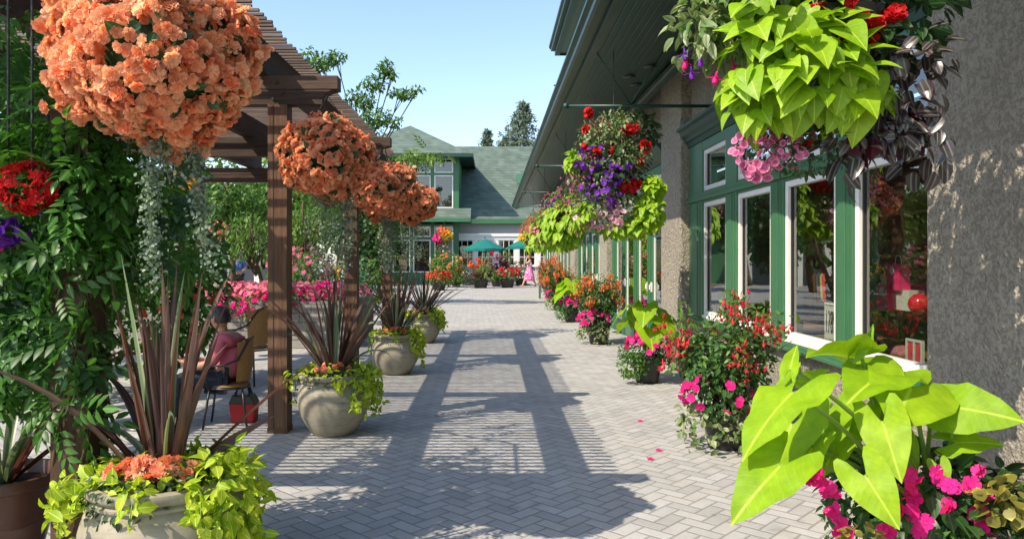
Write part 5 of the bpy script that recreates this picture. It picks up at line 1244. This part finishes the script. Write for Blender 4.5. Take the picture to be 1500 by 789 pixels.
vs = [W(0, 0, .95)]; rs = [.145]; es = []; chain(vs, es, rs, 0, [(W(.01, 0, 1.08), .13), (W(0, 0, 1.26), .145), (W(0, 0, 1.37), .11)])
for q in (-1, 1): chain(vs, es, rs, 2, [(W(0, q * .17, 1.31), .07)])
skinned('top', vs, es, rs, M_plain('pale_pink_top', (.75, .45, .47), .8, .2), wp)
m = MB(); m.lathe([(.15, .50), (.145, .42), (.20, .28), (.25, .08), (.285, -.12), (.30, -.22), (.29, -.225), (.24, .05), (.13, .42)], W(-.02, 0, .55), 28)
tt = NT('patterned_skirt'); co = tt.coord(); n = tt.noise(co, 7, 2); sk = tt.done(tt.bsdf(tt.ramp(n, [(.0, (.15, .08, .3)), (.42, (.7, .04, .3)), (.52, (.75, .5, .6)), (.6, (.65, .03, .25)), (1, (.2, .1, .35))]), .8, .2).outputs[0]); m.build('skirt', sk, wp, True)
m = MB(); m.tube([W(.10, .14, 1.05), W(.12, .2, .98), W(.16, .2, .90)], [.06, .10, .08], 10); m.build('handbag', M_plain('violet_bag', (.16, .13, .28), .6, .3), wp, True)
one_body(body)
# man standing across the courtyard
g0 = np.array([-9.7, 28.2, 0]); gp = T('person', 'grey haired person in a blue shirt standing far off beyond the pink flowers', 'person', g0); W = lambda x, y, z: g0 + np.array([x, y, z])
vs = [W(0, 0, .92)]; rs = [.14]; es = []
chain(vs, es, rs, 0, [(W(0, 0, 1.1), .14), (W(0, 0, 1.3), .15), (W(0, 0, 1.42), .11), (W(0, 0, 1.47), .055), (W(0, -.01, 1.54), .05)])
for q in (-1, 1):
    e = chain(vs, es, rs, 3, [(W(q * .2, 0, 1.38), .065), (W(q * .25, 0, 1.1), .048), (W(q * .14, -.2, 1.0), .038), (W(q * .08, -.25, 1.02), .028)]); hand(vs, es, rs, e, (-q * .8, -.3, .1), (0, -.3, .9), .9)
    chain(vs, es, rs, 0, [(W(q * .1, 0, .86), .11), (W(q * .11, -.02, .48), .075), (W(q * .12, 0, .1), .045), (W(q * .13, -.05, .04), .04), (W(q * .14, -.18, .03), .03)])
body = skinned('body', vs, es, rs, skin2, gp, 2); hc = W(0, -.02, 1.63); f, sd, up = head(gp, hc, (.2, -1, 0), 1.0, skin2, gp); hair_cap(gp, hc, f, sd, up, 1.03, M['white'], -.2)
vs = [W(0, 0, .9)]; rs = [.155]; es = []; chain(vs, es, rs, 0, [(W(0, 0, 1.1), .16), (W(0, 0, 1.3), .168), (W(0, 0, 1.42), .125)])
for q in (-1, 1): chain(vs, es, rs, 2, [(W(q * .2, 0, 1.37), .08), (W(q * .245, 0, 1.18), .065)])
skinned('shirt', vs, es, rs, M_plain('blue_shirt', (.10, .18, .42), .8, .2), gp)
vs = [W(0, 0, .9)]; rs = [.15]; es = []
for q in (-1, 1): chain(vs, es, rs, 0, [(W(q * .1, 0, .84), .125), (W(q * .11, -.02, .48), .1), (W(q * .12, 0, .14), .08)])
skinned('trousers', vs, es, rs, M_plain('brown_cloth', (.08, .06, .05), .8, .2), gp)
one_body(body)
# ================================================================== things before the far hall
def far_pot(label, loc, r, h, leaves, flowers, group='pots of flowers before the far hall', blade=None, potm='plastic'):
    c = np.asarray(loc, float); t = T('potted_plant', label, 'potted plant', c, group); black_pot(t, c, r, h) if potm == 'plastic' else None
    m = MB()
    for off, rr, n, sz, mi in leaves: fol(m, LEAF, c + np.asarray(off), rr, n, sz, mi)
    m.build('leaves', [M['mid'], M['treeb'], M['coleus'], M['dark']], t, True)
    for nm, mat, off, rr, n, sz in flowers: m = MB(); flw(m, BEGONIA, c + np.asarray(off), rr, n, sz, 0, .8); m.build(nm, M[mat], t, True)
    if blade: blades(t, 'grassy_leaves', c + [0, 0, h], *blade, mats=[M['grassy'], M['phormg']])
    return t
def G(px, Y): q = P(px, 400, Y); q[2] = 0; return q
far_pot('round black pot of red and coral flowers at the left end of the far planters', G(643, 35), .36, .36, [((0, 0, .55), (.75, .6, .28), 420, .10, 0)], [('red_flowers', 'red', (.1, -.1, .68), (.6, .5, .2), 70, .06), ('coral_flowers', 'coral', (-.2, -.1, .68), (.5, .5, .2), 60, .06)])
shrub('tall loose orange green shrub left of the far planters', G(657, 38.5), [((0, 0, 1.0), (.85, .6, .8), 700, .13), ((.5, 0, .7), (.6, .5, .6), 350, .12), ((-.5, 0, 1.2), (.5, .5, .5), 300, .12)], 'treeb', OVATE, [('orange_flowers', 'orangef', STAR, (0, -.1, 1.1), (.9, .6, .75), 70, .07)])
far_pot('wide planter of grassy lime blades with a dark purple leafy rim', G(704, 37.6), .42, .42, [((-.25, -.1, .55), (.6, .45, .35), 300, .12, 2), ((.35, 0, .7), (.6, .5, .35), 300, .12, 1), ((-.35, -.2, .45), (.5, .35, .3), 260, .11, 3)], [('red_flowers', 'coral', (-.2, 0, 1.25), (.4, .3, .25), 24, .09)], blade=(46, 1.35, (2, 50), (10, 70), .06))
far_pot('black pot of crimson pink flowers beside the grassy planter', G(743, 38), .40, .42, [((0, 0, .65), (.75, .55, .32), 420, .11, 0)], [('red_flowers', 'red', (.05, -.1, .8), (.65, .5, .25), 80, .065), ('pink_flowers', 'pink', (-.2, -.1, .75), (.5, .5, .22), 50, .06)])
far_pot('dark maroon leaved canna between the umbrellas', G(727, 39.5), .3, .4, [((0, 0, 1.05), (.5, .4, .55), 150, .28, 2)], [('red_flowers', 'red', (-.1, 0, 1.75), (.2, .2, .15), 10, .07)])
far_pot('slim upright green plant before the white French windows', G(743, 40.5), .25, .4, [((0, 0, 1.2), (.28, .28, .85), 420, .11, 0)], [('white_flowers', 'pet', (0, -.1, 1.5), (.25, .2, .4), 14, .05)])
far_pot('low dark bush in a black pot behind the walking woman', G(763, 41), .35, .4, [((0, 0, .9), (.75, .5, .5), 420, .12, 3)], [('red_flowers', 'coral', (0, -.1, 1.0), (.6, .4, .35), 16, .06)])
far_pot('small pot of coral flowers half hidden behind the loose orange shrub', G(668, 40), .3, .35, [((0, 0, .6), (.5, .4, .3), 260, .1, 0)], [('coral_flowers', 'coral', (0, -.1, .7), (.5, .4, .25), 40, .06)])
# yellow and red basket with a climber beneath
c = P(651, 347, 41); t = T('hanging_basket', 'yellow and crimson flower basket hung on the far green hall', 'hanging basket', c)
m = MB(); fol(m, LEAF, c, (.5, .45, .42), 420, .11); m.build('leaves', M['mid'], t, True)
for nm, mat, off, n in (('yellow_flowers', 'yellow', (.1, -.15, .1), 90), ('red_flowers', 'magenta', (-.3, -.15, -.1), 60), ('orange_flowers', 'coral', (-.1, -.15, .3), 40)): m = MB(); flw(m, PETUNIA, c + np.asarray(off), (.38, .3, .3), n, .075, 0, .7); m.build(nm, M[mat], t, True)
m = MB(); m.tube([c, c + [0, 0, .9], c + [0, 1.9, .9]], .015, 5); m.build('bracket', M['dkgreen'], t)
c = G(648, 42.2); v3 = T('climbing_vine', 'white flecked green climber below the yellow basket on the hall', 'vine', c); m = MB(); fol(m, LEAF, c + [0, 0, 1.3], (.55, .3, 1.2), 700, .12); m.build('leaves', M['vine'], v3, True); m = MB(); flw(m, STAR, c + [0, -.1, 1.4], (.5, .3, 1.0), 40, .06); m.build('flowers', M['pet'], v3, True)
m = MB(); m.tube([c, c + [.05, 0, .8], c + [0, 0, 2.3]], [.04, .03, .015], 6); m.build('stem', M['pvc'], v3)
# umbrellas
def umbrella(label, loc, w, zt):
    c = np.asarray(loc, float); t = T('patio_umbrella', label, 'umbrella', c, 'teal umbrellas before the hall'); m = MB(); n = 8; V = [(c[0], c[1], zt)]; Fl = []
    for k in range(n * 2):
        a = k * math.pi / n; r = w * (1 if k % 2 == 0 else .955); V.append((c[0] + r * math.cos(a), c[1] + r * math.sin(a), zt - .58 + (.035 if k % 2 else 0)))
    for k in range(n * 2): V.append((V[1 + k][0], V[1 + k][1], V[1 + k][2] - .14))
    for k in range(n * 2): k2 = (k + 1) % (n * 2); Fl += [(0, 1 + k, 1 + k2), (1 + k, 1 + n * 2 + k, 1 + n * 2 + k2, 1 + k2)]
    m.add(V, Fl); m.build('canopy', M['umb'], t); m = MB(); m.tube([c, (c[0], c[1], zt + .02)], .028, 8); m.build('pole', M['white'], t, True)
    m = MB(); m.lathe([(.001, zt + .12), (.04, zt + .08), (.03, zt), (.001, zt)], (c[0], c[1], 0), 10); m.build('finial', M['umb'], t, True); m = MB(); m.lathe([(.26, 0), (.26, .06), (.05, .09), (.001, .09)], c, 16); m.build('base', M['black'], t)
    m = MB()
    for k in range(n): a = k * 2 * math.pi / n; m.tube([(c[0], c[1], zt - .06), (c[0] + w * .97 * math.cos(a), c[1] + w * .97 * math.sin(a), zt - .62)], .008, 4)
    m.build('rib', M['white'], t); return t
umbrella('teal patio umbrella open over the far cafe table', G(710, 41.2), 1.25, 2.60)
umbrella('teal patio umbrella half hidden by the rosy eaves basket', G(771, 41.5), 1.1, 2.72)
c = G(684, 41.5); t = T('cafe_table', 'far cafe table under a pale blue cloth before the French windows', 'table', c)
m = MB(); m.lathe([(.001, .75), (.45, .75), (.46, .74), (.48, .52), (.46, .52), (.44, .73)], c, 18); m.build('tablecloth', M_plain('pale_blue_cloth', (.45, .52, .62), .8, .2), t, True); m = MB(); m.tube([c, c + [0, 0, .74]], .03, 8); m.build('column', M['black'], t)
m = MB(); m.lathe([(.25, 0), (.25, .03), (.04, .06), (.001, .06)], c, 14); m.build('base', M['black'], t)
for k, (px, Y, lb) in enumerate([(673, 41.2, 'dark far cafe chair left of the blue cloth table'), (694, 41.2, 'dark far cafe chair right of the blue cloth table')]):
    c_ = dup(ch, tuple(G(px, Y)), R(0 if k == 0 else 180), 1.0, lb)

# ================================================================== trees
def tree(name, label, base, top, lobes, leaf, tpl=OVATE, trunk=.14, group=None, inner=.35, droop=.4):
    b = np.asarray(base, float); t = T(name, label, 'tree', b, group); m = MB(); tp = np.asarray(top, float)
    k = np.linspace(0, 1, 8)[:, None]; cv = b + (tp - b) * k + np.array([.12, .08, 0]) * np.sin(k * 5) ; m.tube(cv, np.linspace(trunk, trunk * .25, 8), 9)
    for c, r, n, sz in lobes:
        c = np.asarray(c, float); h = np.clip((c[2] - b[2]) / max(.1, tp[2] - b[2]) * .62, .2, .95); s = b + (tp - b) * h
        mid = (s + c) / 2 + [0, 0, -.12 * np.linalg.norm(c - s) * .5]; m.tube([s, mid, c], [trunk * .4, trunk * .25, .015], 6)
        for q in range(3):
            e = c + unit(1)[0] * np.asarray(r) * .8; m.tube([mid * .4 + c * .6, (c + e) / 2, e], [trunk * .16, trunk * .1, .006], 4)
    m.build('trunk', M['pvc'], t, True); m = MB()
    for c, r, n, sz in lobes: fol(m, tpl, c, r, n, sz, 0, droop, .8, .6, .55, inner, -1, None, .35)
    m.build('crown', M[leaf], t, True); return t
def lobes_round(c, r, n, nl, sz, spread=.75):
    c = np.asarray(c, float); r = np.asarray(r, float); out = []
    for k in range(nl):
        d = unit(1)[0] * spread * (.5 + .5 * rng.random()); d[2] = d[2] * .8
        out.append((c + d * r, r * (.34 + .2 * rng.random()), int(n / nl), sz))
    return out
# airy tree behind the pergola, branches against the sky
Y = 22.0
tree('airy_tree', 'airy pale leaved tree with open branches rising above the pergola roof', (-5.2, 22.6, 0), P(545, 185, Y + .6), [(P(470, 92, Y), (.42, .4, .24), 260, .12), (P(492, 84, Y), (.3, .3, .22), 170, .12), (P(455, 80, Y), (.28, .3, .2), 70, .13), (P(565, 100, Y), (.26, .3, .22), 170, .12), (P(548, 122, Y), (.36, .35, .26), 230, .12), (P(590, 138, Y), (.42, .3, .13), 190, .12), (P(612, 131, Y), (.18, .2, .1), 40, .12), (P(535, 148, Y), (.3, .3, .24), 200, .12), (P(552, 172, Y), (.5, .4, .28), 320, .12), (P(578, 178, Y), (.24, .3, .16), 70, .12), (P(520, 140, Y), (.28, .3, .22), 80, .13), (P(540, 190, Y), (.5, .5, .3), 120, .13), (P(440, 100, Y), (.5, .5, .4), 160, .13), (P(500, 180, Y + 1), (1.2, .8, .7), 420, .14), (P(575, 110, Y), (.14, .2, .12), 60, .12)], 'tree', LEAF3, .07, inner=.15)
GT = 'trees round the courtyard'
tree('courtyard_tree', 'bright green rounded tree seen under the pergola beams', (-7.6, 21, 0), (-7.4, 21, 3.6), lobes_round((-7.2, 21, 3.3), (2.2, 1.6, 1.5), 2600, 16, .15), 'tree', OVATE, .12, GT)
tree('courtyard_tree', 'small pale green weeping tree near the far white columns', (-5.6, 17.5, 0), (-5.6, 17.5, 2.3), lobes_round((-5.6, 17.5, 2.1), (.75, .7, .7), 1100, 10, .10), 'treeb', NARROW, .07, GT, droop=.9)
tree('courtyard_tree', 'light green weeping tree between the second and third pergola posts', (-4.9, 19.2, 0), (-4.8, 19.2, 3.0), lobes_round((-4.75, 19.2, 2.45), (.85, .8, 1.1), 1700, 14, .11), 'treeb', NARROW, .09, GT, droop=.9)
tree('courtyard_tree', 'dark dense tree behind the third and fourth pergola posts', (-4.2, 24.5, 0), (-4.1, 24.5, 4), lobes_round((-4.0, 24.5, 2.6), (1.3, 1.1, 2.0), 2600, 16, .15), 'treed', OVATE, .14, GT)
for k, (x, y, h, r, lf, lb) in enumerate([(-9.0, 33, 6.4, 2.6, 'tree', 'full green tree behind the far porch, right of its columns'), (-15.5, 45.5, 8.0, 3.6, 'treed', 'big dark tree behind the white columned porch'), (-20, 36, 7.2, 3.4, 'tree', 'broad green tree left of the far porch'), (-13.5, 20, 5.2, 2.4, 'treed', 'dark spreading tree left in the courtyard'), (-18.5, 24, 6.4, 3.0, 'tree', 'broad tree at the left edge of the courtyard'), (-26, 30, 8, 4, 'treed', 'very broad dark tree far left'), (-10.8, 25.5, 4.6, 1.7, 'treeb', 'bright green tree beside the person in blue'), (-30, 48, 9, 5, 'treed', 'large distant dark tree at far left'), (-8.5, 40, 6.5, 2.2, 'treed', 'dark tree beside the two storey wing of the hall')]):
    tree('background_tree', lb, (x, y, 0), (x + .2, y, h * .7), lobes_round((x, y, h * .6), (r, r, h * .42), 2400 if k < 7 else 1600, 15, .10 + .006 * y), lf, OVATE, .2, GT)
# trees behind the camera's left, mirrored in the shop windows
for x, y, h, r, lf, lb in [(-9.5, -3, 7, 3, 'tree', 'green tree left of the viewer across the courtyard'), (-11, 5, 6, 2.6, 'treed', 'dark tree left of the pergola across the courtyard'), (-9.5, 13, 5, 2, 'tree', 'middling tree behind the raised bed')]:
    tree('background_tree', lb, (x, y, 0), (x, y, h * .7), lobes_round((x, y, h * .58), (r, r, h * .42), 2000, 14, .18), lf, OVATE, .18, GT)
def conifer(label, c, h, r):
    t = T('conifer', label, 'tree', c); c = np.asarray(c, float); m = MB(); m.tube([c, c + [0, 0, h * .6], c + [0, 0, h]], [.3, .18, .03], 7); m.build('trunk', M['pvc'], t); m = MB()
    for k in range(230):
        u = rng.random() ** .55; z = h * (.25 + .75 * u); rr = r * (1.02 - u) * (.75 + .45 * rng.random()) + .12; a = rng.random() * 6.283
        L = np.linspace(.05, 1, 7)[:, None]; d = np.array([math.cos(a), math.sin(a), 0]); pts = c + [0, 0, z] + d * rr * L + np.array([0, 0, -1]) * (.35 * rr * L ** 2) + np.array([0, 0, .22 * rr]) * L ** 4
        strand(m, NARROW, pts, 26, .42, 0, .09, .25)
    m.build('crown', M['conif'], t, True)
q = P(767, 152, 78); conifer('tall grey green conifer above the hall ridge', (q[0], 78, 0), q[2], 9.0)
q = P(713, 193, 82); conifer('small distant conifer tip left of the tall one', (q[0], 82, 0), q[2], 4.5)
q = P(741, 203, 80); conifer('short conifer top at the foot of the tall one', (q[0], 80, 0), q[2], 6.0)
# white columned porch far left
pb = T('porch_building', 'low pale building with white porch columns behind the courtyard trees', 'building', (-14, 41, 0))
m = MB(); m.box(-24, -10.8, 42.2, 46, 0, 3.0); m.build('wall', M['grey'], pb); m = MB(); m.prism([(39.8, 2.9), (43, 4.9), (47, 2.9)], 'x', -24.5, -10.4); m.build('roof', M['shingle'], pb)
for k in range(9): m = MB(); x = -23 + k * 1.45; m.box(x - .14, x + .14, 40.2, 40.48, 0, 2.75); m.build('column', M['white'], pb)
for k in range(4): m = MB(); x = -22.2 + k * 2.9; m.box(x - .5, x + .5, 42.15, 42.19, .9, 2.3); m.build('window', dk, pb)
# ================================================================== camera, light, world
cam = bpy.data.cameras.new('camera'); co = bpy.data.objects.new('camera', cam); COL.objects.link(co)
co.location = (0, 0, EYE); co.rotation_euler = (R(90), 0, 0); cam.sensor_width = 36; cam.lens = 36 * F / 1500
cam.shift_x = (750 - VX) / 1500; cam.shift_y = -(394.5 - VY) / 1500; cam.clip_end = 400; cam.clip_start = .05
SC.camera = co
sd_ = nz(np.array([-2.43, -1.80, 3.1])); el = math.asin(sd_[2]); azm = math.atan2(sd_[0], sd_[1])
sl = bpy.data.lights.new('sun', 'SUN'); sl.energy = 3.15; sl.angle = R(.35); sl.color = (1, .87, .70); so = bpy.data.objects.new('sun', sl); COL.objects.link(so)
so.rotation_euler = Vector(sd_).to_track_quat('Z', 'Y').to_euler(); so.location = (-8, -6, 12)
w = bpy.data.worlds.new('World'); SC.world = w; w.use_nodes = True; nt = w.node_tree; bg = nt.nodes['Background']
sky = nt.nodes.new('ShaderNodeTexSky'); sky.sky_type = 'NISHITA'; sky.sun_disc = False; sky.sun_elevation = el; sky.sun_rotation = azm; sky.air_density = 1.0; sky.dust_density = 1.0; sky.ozone_density = 1.3; sky.altitude = 50
nt.links.new(sky.outputs[0], bg.inputs[0]); bg.inputs[1].default_value = .138
SC.render.engine = 'CYCLES'; cy = SC.cycles; cy.use_denoising = True; cy.max_bounces = 7; cy.diffuse_bounces = 4; cy.glossy_bounces = 4; cy.transmission_bounces = 4; cy.transparent_max_bounces = 12; cy.caustics_reflective = False; cy.caustics_refractive = False; cy.sample_clamp_indirect = 8
vs_ = SC.view_settings; vs_.view_transform = 'Standard'; vs_.look = 'None'; vs_.exposure = 1.12; vs_.gamma = 1; vs_.use_curve_mapping = False
